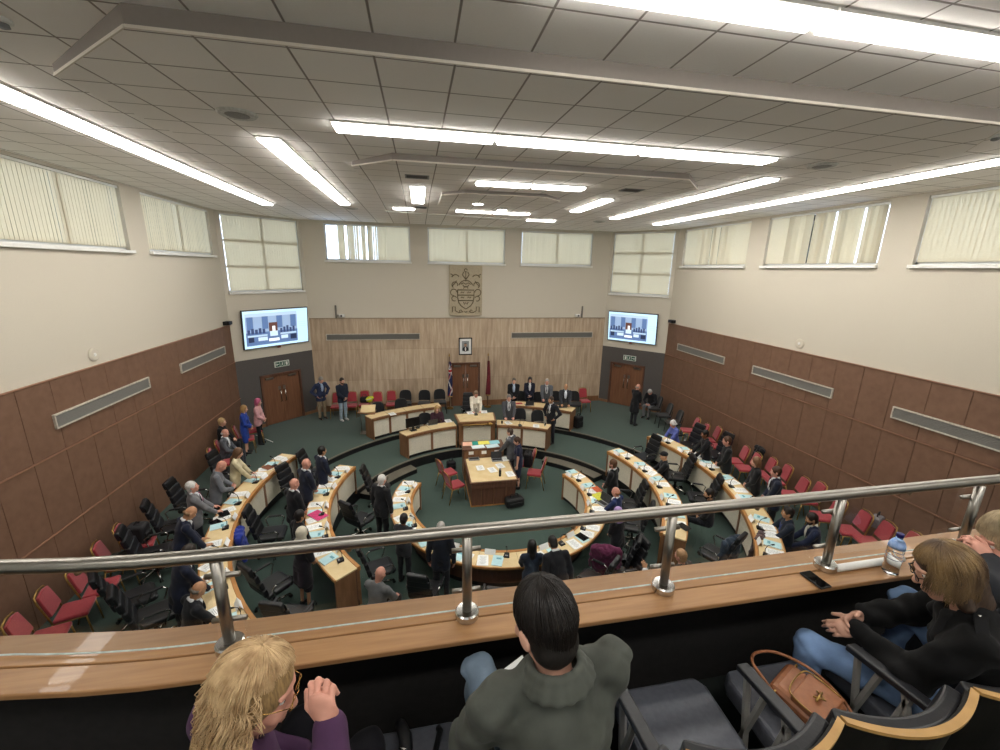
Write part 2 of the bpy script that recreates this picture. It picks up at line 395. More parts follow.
# ---------------------------------------------------------------- windows and blinds
def blind_mat():
    m = bpy.data.materials.new('blind_fabric'); m.use_nodes = True; nt = m.node_tree
    nt.nodes.remove(nt.nodes['Principled BSDF']); out = nt.nodes['Material Output']
    tc = nd(nt, 'ShaderNodeTexCoord'); nz = nd(nt, 'ShaderNodeTexNoise'); nz.inputs['Scale'].default_value = 40; nt.links.new(tc.outputs['Object'], nz.inputs[0])
    mx = nd(nt, 'ShaderNodeMix', data_type='RGBA'); mx.inputs[6].default_value = lin('#e4dcc9'); mx.inputs[7].default_value = lin('#d9d0bb'); nt.links.new(nz.outputs['Fac'], mx.inputs[0])
    d = nd(nt, 'ShaderNodeBsdfDiffuse'); t = nd(nt, 'ShaderNodeBsdfTranslucent'); s = nd(nt, 'ShaderNodeMixShader'); s.inputs[0].default_value = .6
    nt.links.new(mx.outputs[2], d.inputs[0]); nt.links.new(mx.outputs[2], t.inputs[0]); nt.links.new(d.outputs[0], s.inputs[1]); nt.links.new(t.outputs[0], s.inputs[2]); nt.links.new(s.outputs[0], out.inputs[0])
    return m
BLIND = blind_mat(); FRAME = mat('#dfe1e1', .4, noise=.01, key='window_frame')
WN = [0]
def window(p0, p1, s0, s1, z0, z1, label, bars=1, rows=0, gaps=()):
    """frame, pane and sill in a hole of the wall p0-p1; vertical blind hung just inside"""
    WN[0] += 1; p0 = Vector(p0); p1 = Vector(p1); u = (p1-p0).normalized(); nr = Vector((-u.y, u.x)); rot = math.atan2(u.y, u.x)
    c = p0+u*(s0+s1)/2; w = s1-s0; h = z1-z0
    t = bpy.data.objects.new('window_%d' % WN[0], None); C.objects.link(t); t.location = (c.x, c.y, z0); t.rotation_euler = (0, 0, rot); t['kind'] = 'structure'
    f = MB()
    for x in (-w/2+.03, w/2-.03): f.box((x, .12, h/2), (.06, .07, h))
    for z in (.03, h-.03): f.box((0, .12, z), (w, .07, .06))
    for i in range(1, bars+1): f.box((-w/2+w*i/(bars+1), .12, h/2), (.06, .06, h))
    for i in range(1, rows+1): f.box((0, .12, h*i/(rows+1)), (w, .06, .07))
    f.build('window_frame', FRAME, t)
    MB().box((0, .13, h/2), (w-.08, .008, h-.08)).build('pane', PANE, t)
    MB().box((0, .06, -.035), (w+.06, .3, .07)).build('window_sill', WHITE, t, bev=.008)
    bl = thing('vertical_blind', label, 'blind', (c.x, c.y, z1), rot)
    MB().box((0, .045, -.03), (w-.04, .05, .05)).build('head_rail', WHITE, bl, bev=.006)
    sl = MB(); n = int(w/.088); rg = random.Random(WN[0])
    for i in range(n):
        fx = (i+.5)/n
        if any(a <= fx <= b for a, b in gaps): continue
        x = -w/2+.06+(w-.12)*fx; a = R_(7+rg.uniform(-2, 2)); zt = -.055; zb = -h+.05
        if any(a_-.22 <= fx <= b_+.22 for a_, b_ in gaps): a = R_(rg.uniform(20, 70))
        sl.box((x, .045, (zt+zb)/2), (.1, .0025, zt-zb), rot=a)
    sl.build('slats', BLIND, bl)
LP = ((-XW, YN), (-XW, YA)); RP = ((XW, YA), (XW, YN)); BP = ((-XBL, YB), (XB, YB)); ALP = ((-XW, YA), (-XBL, YB)); ARP = ((XB, YB), (XW, YA))
for i, (a, b) in enumerate(LW):
    window(*LP, LEN-b, LEN-a, SL, ST, 'cream vertical blind in the left wall, %s' % ('in the window nearest the screen', 'in the wide window nearer the gallery', 'in the window out beside the gallery')[i])
for i, (a, b) in enumerate(LW):
    window(*RP, a, b, SL, ST, 'cream vertical blind in the right wall, %s' % ('in the window nearest the screen', 'in the middle window with daylight between slats', 'in the window nearest the gallery rail')[i], gaps=((.44, .47), (.56, .59)) if i == 0 else ((.42, .45), (.52, .54), (.62, .65), (.74, .76), (.84, .86)) if i == 1 else ())
for i, (a, b) in enumerate(BW):
    window(*BP, a, b, 6.62, 7.97, 'cream vertical blind in the back wall, %s' % ('left one, open to a strip of sky', 'middle window above the carved crest', 'right of the carved crest')[i], bars=1, gaps=((0, .13), (.22, .24), (.48, .5)) if i == 0 else ())
window(*ALP, AW[0], ALL-.12, 5.48, 8.0, 'tall cream vertical blind above the left wall screen', bars=1, rows=2)
window(*ARP, AL-AW[1], AL-AW[0], 5.48, 8.0, 'tall cream vertical blind above the right wall screen', bars=1, rows=2)

# ---------------------------------------------------------------- doors
def doors(n, p0, p1, s0, s1, z0, z1):
    p0 = Vector(p0); p1 = Vector(p1); u = (p1-p0).normalized(); rot = math.atan2(u.y, u.x); c = p0+u*(s0+s1)/2; w = s1-s0; h = z1-z0
    t = bpy.data.objects.new('door_%d' % n, None); C.objects.link(t); t.location = (c.x, c.y, z0); t.rotation_euler = (0, 0, rot); t['kind'] = 'structure'
    f = MB()
    for x in (-w/2+.035, w/2-.035): f.box((x, .04, h/2), (.07, .16, h))
    f.box((0, .04, h-.035), (w, .16, .07)); f.build('door_frame', DARKW, t, bev=.006)
    for sg in (-1, 1):
        lw = w/2-.075
        lf = MB().box((sg*(lw/2+.002), .05, (h-.07)/2), (lw, .05, h-.08)).build('door_leaf', DOORW, t, bev=.004)
        hd = MB(); x = sg*.09
        hd.tube([(x, .02, .82), (x, -.05, .84), (x, -.05, 1.26), (x, .02, 1.28)], .016, 8); hd.build('pull_handle', CHROME, lf, smooth=True)
        MB().box((x, .02, 1.36), (.1, .006, .14)).build('finger_plate', STEEL, lf, bev=.003)
        MB().box((sg*lw*.62, .0, h-.16), (.3, .06, .07)).build('door_closer', STEEL, lf, bev=.006)
doors(1, *ALP, DS[0], DS[1], .5, 2.45); doors(2, *BP, XBL-.61, XBL+.67, .5, 2.47); doors(3, *ARP, AL-DS[1], AL-DS[0], .5, 2.45)

# ---------------------------------------------------------------- ceiling lights, speakers, grilles
def z_raft(x, y):
    if 3.69 < y < 7.02 and -4.9 < x < 4.9: return ZC-.145*(7.02-y)/3.33
    if 7.05 < y < 9.7 and -2.8 < x < 3.4: return ZC-.11*(9.7-y)/2.65
    if 9.72 < y < 12.4 and -1.2 < x < 1.4: return ZC-.08*(12.4-y)/2.68
    return ZC
LAMP = emis('#fffaf2', 8.5, 'diffuser')
def strip(x0, x1, y0, y1, label, group=None, rz=0):
    c = ((x0+x1)/2, (y0+y1)/2); z = min(z_raft(*c), z_raft(c[0], y0), z_raft(c[0], y1))
    t = thing('ceiling_light', label, 'light', (c[0], c[1], z), rz, group)
    w, d = x1-x0, y1-y0; f = MB()
    for x in (-w/2+.012, w/2-.012): f.box((x, 0, -.003), (.024, d, .036))
    for y in (-d/2+.012, d/2-.012): f.box((0, y, -.003), (w-.048, .024, .036))
    f.build('frame', WHITE, t)
    MB().box((0, 0, -.022), (w-.05, d-.05, .06)).build('diffuser', LAMP, t, bev=.008)
for k, (y0, y1) in enumerate(((3.0, 4.5), (4.52, 6.05), (6.07, 7.6), (7.62, 9.4), (9.42, 11.4), (11.42, 13.45))):
    strip(-6.1, -5.78, y0, y1, 'long white strip light in the left ceiling run, %s panel from the gallery' % ORD[k])
for k, (y0, y1) in enumerate(((6.55, 8.58), (8.6, 10.6), (10.62, 12.7))):
    strip(-3.93, -3.62, y0, y1, 'white strip light in the short left ceiling run, %s panel from the gallery' % ORD[k])
for k, (x0, x1) in enumerate(((-2.8, -.88), (-.86, 1.1), (1.12, 3.1))):
    strip(x0, x1, 5.5, 5.83, 'white strip light across the middle of the ceiling, %s panel from the left' % ORD[k])
strip(-2.0, -1.66, 9.5, 11.7, 'short bright ceiling light panel standing alone left of the middle')
for k, (x0, x1) in enumerate(((-.76, .32), (.34, 1.4))): strip(x0, x1, 8.28, 8.62, 'white strip light behind the second ceiling step, %s panel' % ('left', 'right')[k])
for k, (x0, x1) in enumerate(((-.75, .35), (.37, 1.48))): strip(x0, x1, 12.85, 13.15, 'far white strip light near the back wall, %s panel' % ('left', 'right')[k])
strip(2.37, 2.69, 9.78, 12.0, 'short white ceiling light right of the middle, before the long runs')
for k, (y0, y1) in enumerate(((6.85, 8.9), (8.92, 10.95), (10.97, 13.1))): strip(4.08, 4.4, y0, y1, 'white strip light in the inner right ceiling run, %s panel from the gallery' % ORD[k])
for k, (y0, y1) in enumerate(((3.0, 4.9), (4.92, 6.9), (6.92, 9.2), (9.22, 11.6), (11.62, 14.1))): strip(6.15, 6.48, y0, y1, 'long white strip light in the outer right ceiling run, %s panel from the gallery' % ORD[k])
for k, (x0, x1) in enumerate(((-1.15, .8), (.82, 2.65), (2.67, 4.5))): strip(x0, x1, 2.69, 2.93, 'big strip light overhead at the top right, %s panel from the left' % ORD[k])
for k, (x0, x1) in enumerate(((-5.2, -3.2), (-2.6, -.6), (0.2, 2.2), (3.2, 5.2))): strip(x0, x1, -.6, -.28, 'added unseen strip light brightening the gallery seats behind the viewpoint, %s from the left' % ORD[k])  # unseen fixtures added behind the camera to brighten the near people and ledge
for k, (x0, x1, y) in enumerate(((-2.55, -1.9, 12.9), (1.75, 2.75, 14.3))): strip(x0, x1, y, y+.28, ('narrow white strip light near the back wall, left of the lone square panel', 'narrow white strip light near the back wall, right of the round lamps')[k])
for k, (px, py) in enumerate(((478, 203), (502, 209))):
    q = at(px, py, ZC-.03); t = thing('round_ceiling_lamp', 'small round bright ceiling lamp near the back wall, %s one' % ('left', 'right')[k], 'light', (q[0], q[1], ZC-.03), 0, 'round lamps')
    MB().lathe([(.16, .05), (.16, -.02), (.14, -.03)], n=24).build('rim', WHITE, t, smooth=False); MB().lathe([(.135, 0), (.135, -.032)], n=24).build('diffuser', LAMP, t)
for k, (px, py, lab) in enumerate(((237, 112, 'round white ceiling loudspeaker near the left strip lights'), (822, 165, 'round white ceiling loudspeaker beside the right strip lights'), (351, 210, 'round white ceiling loudspeaker above the left back window'), (599, 223, 'round white ceiling loudspeaker above the right back window'))):
    q = at(px, py, ZC-.06); z = z_raft(q[0], q[1]); t = thing('ceiling_loudspeaker', lab, 'loudspeaker', (q[0], q[1], z), 0, 'round loudspeakers')
    MB().lathe([(.19, .01), (.2, -.012), (.18, -.03), (.17, -.03)], n=28).build('rim', mat('#d4d4d0', .5, key='spk_rim'), t, smooth=True); MB().lathe([(.168, 0), (.165, -.026), (.08, -.034)], n=28).build('grille', mat('#9d9c99', .6, scale=300, noise=.15, key='spk_grille'), t, smooth=True)
for k, (px, py, lab) in enumerate(((3, 27, 'small white smoke detector at the upper left edge of the ceiling'), (995, 140, 'small white ceiling sensor at the right edge beyond the ceiling step'))):
    q = at(px, py, ZC-.05); t = thing('smoke_detector', lab, 'smoke detector', (q[0], q[1], ZC), 0)
    MB().lathe([(.06, .01), (.06, -.02), (.04, -.03)], n=18).build('base', WHITE, t, smooth=True); MB().lathe([(.035, -.028), (.04, -.05), (.02, -.06)], n=18).build('sensor_head', GREYP, t, smooth=True)
for k, (px, py, lab) in enumerate(((417, 174, 'small dark ceiling grille above the lone square light panel'), (632, 188, 'small dark ceiling grille right of the second ceiling step'), (419, 208, 'small pale ceiling grille beyond the lone square light panel'))):
    q = at(px, py, ZC-.02); z = z_raft(q[0], q[1]); t = thing('ceiling_grille', lab, 'vent', (q[0], q[1], z), 0)
    f = MB()
    for s in (-1, 1): f.box((s*.2, 0, -.006), (.03, .3, .02)); f.box((0, s*.135, -.006), (.37, .03, .02))
    f.build('frame', GREYP, t); s_ = MB()
    for i in range(6): s_.box((0, -.1+.04*i, -.004), (.37, .016, .012))
    s_.box((0, 0, .0), (.37, .24, .004)); s_.build('slats', mat('#5d5a58', .6, key='grille'), t)
# thin white cable hung below the back ceiling
a, b = at(385, 211, ZC-.06), at(575, 222, ZC-.06)
tag(MB().tube([a*(1-i/12)+b*(i/12)-np.array([0, 0, .02*sin(pi*i/12)]) for i in range(13)], .008, 6).build('ceiling_cable', WHITE), 'thin white cable strung along the ceiling before the back wall', 'cable')

def wall_vent(label, c, w, h, rot):
    t = thing('air_vent', label, 'vent', c, rot); f = MB(); e = .025
    for s in (-1, 1): f.box((s*(w/2-e/2), 0, 0), (e, .05, h)); f.box((0, 0, s*(h/2-e/2)), (w-2*e, .05, e))
    f.build('frame', mat('#cfc8ba', .4, key='vent_frame'), t); s_ = MB(); n = 7
    for i in range(n): s_.box((0, .0, -h/2+e+(h-2*e)*(i+.5)/n), (w-2*e, .03, .012), M=Matrix.Rotation(R_(30), 3, 'X'))
    s_.box((0, .018, 0), (w-2*e, .006, h-2*e)); s_.build('louvres', mat('#85837e', .5, noise=.03, key='vent_slat'), t)
for k, (x0, x1) in enumerate(((-5.57, -1.87), (2.02, 5.78))): wall_vent('long slim air vent high on the stone back wall, %s of the portrait' % ('left', 'right')[k], ((x0+x1)/2, YB-.02, 3.63), x1-x0, .26, 0)
for k, (y0, y1) in enumerate(((8.15, 10.83), (12.2, 14.87))): wall_vent('slim metal air vent on the brown left wall, %s' % ('nearer the gallery', 'nearer the door')[k], (-XW+.04, (y0+y1)/2, 3.67), y1-y0, .26, pi/2)
for k, (y0, y1) in enumerate(((12.05, 14.7), (8.2, 10.8), (4.2, 6.83))): wall_vent('slim metal air vent on the brown right wall, %s' % ('nearest the door', 'middle one', 'nearest the gallery')[k], (XW-.04, (y0+y1)/2, 3.57), y1-y0, .26, -pi/2)
for s in (-1, 1):
    t = thing('wall_sounder', 'round white disc on the cream %s wall just above the brown panels' % ('left' if s < 0 else 'right'), 'sounder', (s*(XW-.0), 9.4, 4.62), 0)
    d = MB().lathe([(.13, 0), (.13, .02), (.1, .035)], n=24); d.v = [(-s*z, y, x) for x, y, z in d.v]; d.build('cover', PLASTER, t, smooth=False)
    d = MB().lathe([(.04, .03), (.03, .045)], n=16); d.v = [(-s*z, y, x) for x, y, z in d.v]; d.build('centre', WHITE, t)

# ---------------------------------------------------------------- crest, portrait, screens, exit signs, flags
STONE = mat('#b3a78f', .8, noise=.05, scale=30, bump=.1, key='crest_stone'); CARVE = mat('#6b6049', .9, key='crest_carving')
t = thing('carved_crest', 'pale stone coat of arms plaque below the middle back window', 'crest', (.04, YB, 4.5))
MB().box((0, -.04, 1.02), (1.36, .08, 2.04)).build('slab', STONE, t, bev=.01)
MB().box((0, -.06, .02), (1.2, .14, .05)).build('ledge', STONE, t, bev=.01)
def carve(name, lines, r=.018):
    b = MB()
    for ln in lines: b.tube([(x, -.085, z) for x, z in ln], r, 6)
    return b.build(name, CARVE, t, smooth=True)
sh = [(-.34, 1.05), (.34, 1.05), (.34, .75), (.3, .55), (.2, .4), (0, .27), (-.2, .4), (-.3, .55), (-.34, .75), (-.34, 1.05)]
carve('shield', [sh, [(-.33, .84), (.33, .84)], [(-.33, .62), (.33, .62)]], .02)
carve('charges', [[(x-.07, z), (x-.02, z+.05), (x+.03, z), (x+.07, z+.05)] for x in (-.14, .14) for z in (.93, .72)] + [[(-.1, .56), (-.05, .46), (0, .54), (.05, .46), (.1, .56)]])
def arcp(cx, cz, r, a0, a1, n=10, sx=1): return [(cx+sx*r*cos(R_(a0+(a1-a0)*i/n)), cz+r*sin(R_(a0+(a1-a0)*i/n))) for i in range(n+1)]
carve('helm', [arcp(0, 1.1, .09, 0, 180), arcp(0, 1.14, .3, 20, 160), arcp(0, 1.3, .13, 200, 340), [(-.2, 1.28), (-.1, 1.34), (0, 1.28), (.1, 1.34), (.2, 1.28)]])
carve('mantling', [arcp(s*.45, 1.25, .12, -60, 200, 12, s) for s in (-1, 1)] + [arcp(s*.5, .95, .13, -90, 180, 12, s) for s in (-1, 1)] + [arcp(s*.48, .7, .1, -120, 160, 12, s) for s in (-1, 1)] + [[(s*.38, 1.42), (s*.46, 1.3), (s*.56, 1.2)] for s in (-1, 1)])
carve('crest_bird', [[(s*.02, 1.5), (s*.14, 1.66), (s*.08, 1.78)] for s in (-1, 1)] + [[(0, 1.4), (0, 1.8)]] + [arcp(s*.42, 1.5, .16, 20, 150, 10, s) for s in (-1, 1)] + [[(s*.58, 1.58), (s*.5, 1.62), (s*.62, 1.7)] for s in (-1, 1)] + [arcp(0, 1.84, .06, 0, 300)])
carve('motto_scroll', [[(s*.12, .16), (s*.3, .12), (s*.44, .2), (s*.44, .36), (s*.56, .36), (s*.56, .14)] for s in (-1, 1)] + [arcp(s*.22, .18, .05, 0, 270) for s in (-1, 1)] + [[(-.06, .18), (0, .13), (.06, .18)]])

t = thing('framed_portrait', 'small framed portrait photograph on the stone wall above the middle door', 'picture', (.03, YB, 2.82))
f = MB()
for s in (-1, 1): f.box((s*.265, -.03, .36), (.04, .05, .74)); f.box((0, -.03, .36+s*.35), (.5, .05, .04))
f.build('frame', SATIN, t, bev=.005); MB().box((0, -.014, .36), (.5, .012, .68)).build('mount', PAPER, t)
MB().box((0, -.022, .37), (.3, .006, .44)).build('photograph', mat('#9aa0a0', .6, key='portrait_ground'), t)
g = MB(); g.ell((0, -.027, .42), (.055, .004, .075)); g.cur = 1; g.ell((0, -.026, .24), (.13, .003, .11)); g.cur = 2; g.ell((0, -.028, .24), (.03, .004, .09)); g.cur = 3; g.ell((0, -.0275, .475), (.057, .004, .03))
g.build('sitter', [mat('#b98e76', .6, key='portrait_face'), mat('#20222a', .7, key='portrait_coat'), WHITE, mat('#6d6a66', .7, key='portrait_hair')], t)

def screen(label, p0, p1, s, z0, z1, w):
    p0 = Vector(p0); p1 = Vector(p1); u = (p1-p0).normalized(); rot = math.atan2(u.y, u.x); c = p0+u*s; h = z1-z0
    t = thing('wall_screen', label, 'television', (c.x, c.y, (z0+z1)/2), rot, None); T = Matrix.Rotation(R_(5), 3, 'X')
    def tb(c, d): return (T @ Vector(c)), d
    B = MB(); B.box(T @ Vector((0, -.13, 0)), (w, .07, h), M=T); B.build('casing', SATIN, t, bev=.01)
    MB().box((0, -.05, -.0), (.5, .12, .4)).build('wall_bracket', SATIN, t); MB().box((0, -.13, -h/2-.04), (.1, .06, .06)).build('sensor_box', mat('#7a3a34', .5, key='sensor'), t)
    pal = ['#bfe2f5', '#8fa6c4', '#56709c', '#2f3f66', '#26304a', '#f4f8fb', '#5a3b34', '#aec6da', '#c4d8e6']; mm = [emis(x, .38, 'screen') for x in pal]; S = MB()
    def R(ci, x0, x1, a0, a1, dd=0):  # fractions of the picture
        S.cur = ci; X = lambda q: -w/2+.03+(w-.06)*q; Z = lambda q: -h/2+.03+(h-.06)*q; y = -.168-dd*.0008
        S.quad(*[T @ Vector(q) for q in ((X(x0), y, Z(a0)), (X(x1), y, Z(a0)), (X(x1), y, Z(a1)), (X(x0), y, Z(a1)))])
    R(0, 0, 1, 0, 1); R(1, .03, .82, .07, .93, 1); R(2, .03, .82, .07, .42, 2); R(7, .03, .82, .84, .93, 2)
    for i in range(7): R(1 if i % 2 else 2, .05+.11*i, .14+.11*i, .5, .84, 2.5)
    R(6, .37, .5, .42, .66, 3); R(5, .42, .465, .42, .56, 4); R(8, .38, .5, .28, .42, 4); R(5, .36, .52, .14, .22, 4)
    for i in range(5): R(3, .05+.055*i, .09+.055*i, .38, .5+.03*(i % 2), 3); R(3, .54+.05*i, .575+.05*i, .36, .48+.03*(i % 3), 3)
    R(7, .05, .34, .3, .35, 4); R(7, .54, .8, .3, .35, 4); R(4, .06, .14, .16, .3, 4); R(8, .2, .34, .18, .28, 4); R(8, .55, .66, .18, .28, 4); R(4, .7, .8, .14, .28, 4)
    for i in range(3): R(7, .85, .97, .6-.06*i, .61-.06*i, 1)
    S.build('picture', mm, t)
screen('wall screen showing the chamber, above the left double door', *ALP, 1.53, 3.5, 4.88, 2.42)
screen('wall screen showing the chamber, above the right double door', *ARP, AL-1.47, 3.44, 4.75, 2.15)
def exit_sign(label, p0, p1, s, z, flip):
    p0 = Vector(p0); p1 = Vector(p1); u = (p1-p0).normalized(); c = p0+u*s
    t = thing('exit_sign', label, 'sign', (c.x, c.y, z), math.atan2(u.y, u.x)); G = mat('#1f5c46', .5, key='sign_green')
    MB().box((0, -.02, 0), (.56, .04, .22)).build('plate', mat('#dfe6de', .5, key='sign_white'), t, bev=.004)
    for x in (-.17, .0, .17): MB().box((x, -.043, 0), (.15, .006, .17)).build('green_panel', G, t)
    m = MB(); y = -.049; W_ = .004
    m.box((0, y, .055), (.022, W_, .026)); m.box((.0, y, .01), (.03, W_, .06), M=Matrix.Rotation(R_(20), 3, 'Y')); m.box((.022, y, -.045), (.014, W_, .06), M=Matrix.Rotation(R_(-35), 3, 'Y')); m.box((-.022, y, -.045), (.014, W_, .055), M=Matrix.Rotation(R_(40), 3, 'Y')); m.box((.03, y, .02), (.05, W_, .012))
    ax = -.17*flip; m.box((ax, y, 0), (.1, W_, .022)); m.box((ax-.03*flip, y, .02), (.06, W_, .02), M=Matrix.Rotation(R_(45*flip), 3, 'Y')); m.box((ax-.03*flip, y, -.02), (.06, W_, .02), M=Matrix.Rotation(R_(-45*flip), 3, 'Y'))
    m.box((.17*flip, y, 0), (.075, W_, .13)); m.build('pictogram', WHITE, t)
exit_sign('green exit sign above the left double door', *ALP, 1.62, 2.78, 1); exit_sign('green exit sign above the right double door', *ARP, 1.3, 2.72, -1)

def flag(label, x, kind):
    t = thing('flag', label, 'flag', (x, YB-.28, .5)); z0 = 2.5
    MB().lathe([(.02, 0), (.16, 0), (.16, .04), (.03, .07)], n=20).build('stand', mat('#8a6a3a', .4, metal=.6, key='brass'), t, smooth=True)
    MB().tube([(0, 0, .05), (0, 0, 2.3)], .017, 10).build('pole', DARKW, t, smooth=True)
    MB().lathe([(.01, 2.29), (.035, 2.34), (.02, 2.38), (.003, 2.44)], n=12).build('finial', GOLD, t, smooth=True)
    def fold(u, v):     # furled cloth hanging beside the pole
        a = 2*pi*u; r = .035+.085*v*(1-.25*v)+.018*sin(3*a+4*v); return (r*cos(a)*1.05+.02, r*sin(a)*.8, 2.08-1.5*v)
    b = MB(); b.grid(fold, 28, 30)
    if kind == 'union':
        mi = []
        for i in range(28):
            for j in range(30):
                q = (i*1.0+j*.95) % 15; q2 = (i-j*.95) % 15
                mi.append(1 if q < 1.6 or j in (7, 8) else 2 if q < 3.2 or q2 < 2.2 or j in (6, 9) else 0)
        b.mi = mi; b.build('cloth', [mat('#1d2550', .8, key='flag_blue'), mat('#b3202c', .8, key='flag_red'), mat('#dcd9d6', .8, key='flag_white')], t, smooth=True)
    else: b.build('cloth', mat('#6d1f2a', .8, c2='#541720', scale=8, key='flag_maroon'), t, smooth=True)
    MB().tube([(.09*cos(q)+.02, .075*sin(q), .55+.02*sin(5*q)) for q in [2*pi*i/24 for i in range(24)]], .022, 6, closed=True).build('fringe', GOLD, t, smooth=True)
flag('furled red, white and blue national flag on a pole left of the middle door', -.68, 'union'); flag('furled maroon flag on a pole right of the middle door', .98, 'plain')
for k, (px, py) in enumerate(((335, 312), (579, 315))):
    q = at(px, py, 4.45); t = thing('wall_camera', 'small grey camera on a post at the top of the stone wall, %s end' % ('left', 'right')[k], 'camera', (q[0]*.0+(-5.12, 5.2)[k], YB, 4.4))
    MB().tube([(0, -.06, 0), (0, -.06, .5)], .035, 8).build('post', mat('#7d786f', .6, key='post'), t); MB().box((.22*(1-2*k), -.1, .1), (.2, .16, .12)).build('body', WHITE, t, bev=.02); MB().tube([(.22*(1-2*k), -.19, .1), (.22*(1-2*k), -.23, .1)], .035, 12).build('lens', SATIN, t); MB().tube([(0, -.06, .12), (.16*(1-2*k), -.09, .12)], .02, 6).build('arm', GREYP, t)
for k, (p, lab) in enumerate((((-8.1, 15.2, 4.45), 'small dark camera on the top corner of the brown left wall'), ((8.1, 15.2, 4.45), 'small dark camera on the top corner of the brown right wall'))):
    t = thing('wall_camera', lab, 'camera', p); MB().box((0, 0, .06), (.2, .26, .12)).build('body', SATIN, t, bev=.02); MB().tube([(0, -.12, .06), (0, -.18, .06)], .04, 12).build('lens', BLACK, t)

# ================================================================ BENCHES
def desk(label, r0, r1, a0, a1, zf, h, npan, group=None, wood=OAK, back=False):
    """curved bench: panelled front at r0 (towards the well), open side at r1"""
    am = (a0+a1)/2; t = thing('curved_bench', label, 'bench', P((r0+r1)/2, am, zf), 0, group); T = zf+h; W = dict(world=True)
    MB().arc(r0+.045, r1-.02, a0, a1, T-.03, T).build('desktop', MAPLE, t, **W)
    MB().arc(r0-.02, r0+.045, a0, a1, T-.085, T+.012).build('front_edge', wood, t, bev=.006, **W)
    MB().arc(r1-.02, r1+.005, a0, a1, T-.045, T+.004).build('back_edge', wood, t, **W)
    MB().arc(r0+.05, r0+.075, a0, a1, zf, zf+.12).build('plinth', BLACK, t, **W)
    MB().arc(r0+.06, r0+.09, a0, a1, zf+.1, T-.05).build('modesty_board', DARKW, t, **W)
    st = (a1-a0)/npan; hw = math.degrees(.042/r0)
    for i in range(npan):
        MB().arc(r0+.025, r0+.06, a0+st*i+hw, a0+st*(i+1)-hw, zf+.1, T-.085).build('front_panel', CREAM, t, **W)
    for i in range(1, npan):
        a = a0+st*i; MB().arc(r0+.015, r0+.06, a-hw, a+hw, zf+.08, T-.085, 1).build('divider', MIDW, t, **W)
    we = math.degrees(.035/r0)
    for a, b in ((a0, a0+we), (a1-we, a1)):
        MB().arc(r0+.0, r1-.005, a, b, zf, T-.03, 1).build('end_panel', wood if wood is not OAK else MIDW, t, **W)
    # joints of the top, one dark line per section
    for i in range(1, npan):
        a = a0+st*i; MB().arc(r0+.05, r1-.02, a-.06, a+.06, T-.002, T+.0015, 1).build('top_joint', MIDW, t, **W)
    return t
SP = []   # (name, r of seat edge, angles) per row for the desk furniture
desk('long curved cream and oak bench of the outer left row', 5.75, 6.22, -141, -68, ZU, .78, 5)
desk('long curved cream and oak bench of the outer right row', 5.6, 6.1, 69, 141, ZU, .78, 5)
desk('curved cream and oak bench of the middle left row, oak end nearest the gallery', 4.0, 4.48, -130, -67.5, ZM, .8, 4)
desk('curved cream and oak bench of the middle right row, oak end nearest the gallery', 3.9, 4.4, 68, 130.5, ZM, .8, 4)
desk('horseshoe bench around the green well, open towards the dais', 2.18, 2.68, 67, 296, ZW, .8, 12)
desk('front dais bench left of the central pulpit desk, with a monitor on it', 4.2, 4.72, -34, -9.6, ZM, .8, 2, wood=MIDW)
desk('front dais bench right of the central pulpit desk', 4.1, 4.66, 9.6, 34, ZM, .8, 2, wood=MIDW)
desk('rear dais bench on the left with the small lectern at its end', 5.98, 6.5, -36.5, -11, ZU, .78, 4, wood=MIDW)
desk('rear dais bench on the right in front of four standing officials', 5.85, 6.45, 16.5, 38, ZU, .78, 3, wood=MIDW)
t = thing('pulpit_desk', 'raised central pulpit desk of the presiding woman in white', 'desk', P(4.5, 0, ZM))
MB().prism([(-.66, CY+4.06), (.66, CY+4.06), (.74, CY+4.95), (-.74, CY+4.95)], 1.22, 1.29).build('top', MIDW, t, bev=.01, world=True)
MB().prism([(-.6, CY+4.12), (.6, CY+4.12), (.68, CY+4.9), (-.68, CY+4.9)], 1.29, 1.297).build('writing_surface', MAPLE, t, world=True)
for s in (-1, 1):
    MB().box((s*.56, CY+4.2, .76), (.16, .16, .92)).build('pilaster', MIDW, t, bev=.01, world=True); MB().box((s*.6, CY+4.5, .76), (.05, .7, .92)).build('side_panel', MIDW, t, world=True)
MB().box((0, CY+4.17, .79), (.98, .05, .8)).build('front_panel', CREAM, t, world=True); MB().box((0, CY+4.14, .37), (1.24, .1, .1)).build('plinth', BLACK, t, world=True)
MB().box((0, CY+4.14, 1.17), (1.16, .1, .1)).build('frieze', MIDW, t, bev=.01, world=True)
t = thing('ceremonial_mace', 'gilt ceremonial mace lying across the front of the pulpit desk', 'mace', (0, CY+4.0, 1.2))
MB().tube([(-.5, 0, 0), (-.1, 0, 0), (.26, 0, 0), (.34, 0, 0)], [.022, .026, .026, .034], 10).build('shaft', GOLD, t, smooth=True); m = MB().lathe([(.03, 0), (.055, .06), (.06, .12), (.04, .15), (.02, .19)], n=14); m.v = [(.34+z, y, x) for x, y, z in m.v]; m.build('crown', GOLD, t, smooth=True)
for x in (-.3, .2): MB().box((x, .035, -.035), (.04, .12, .03)).build('bracket', MIDW, t)
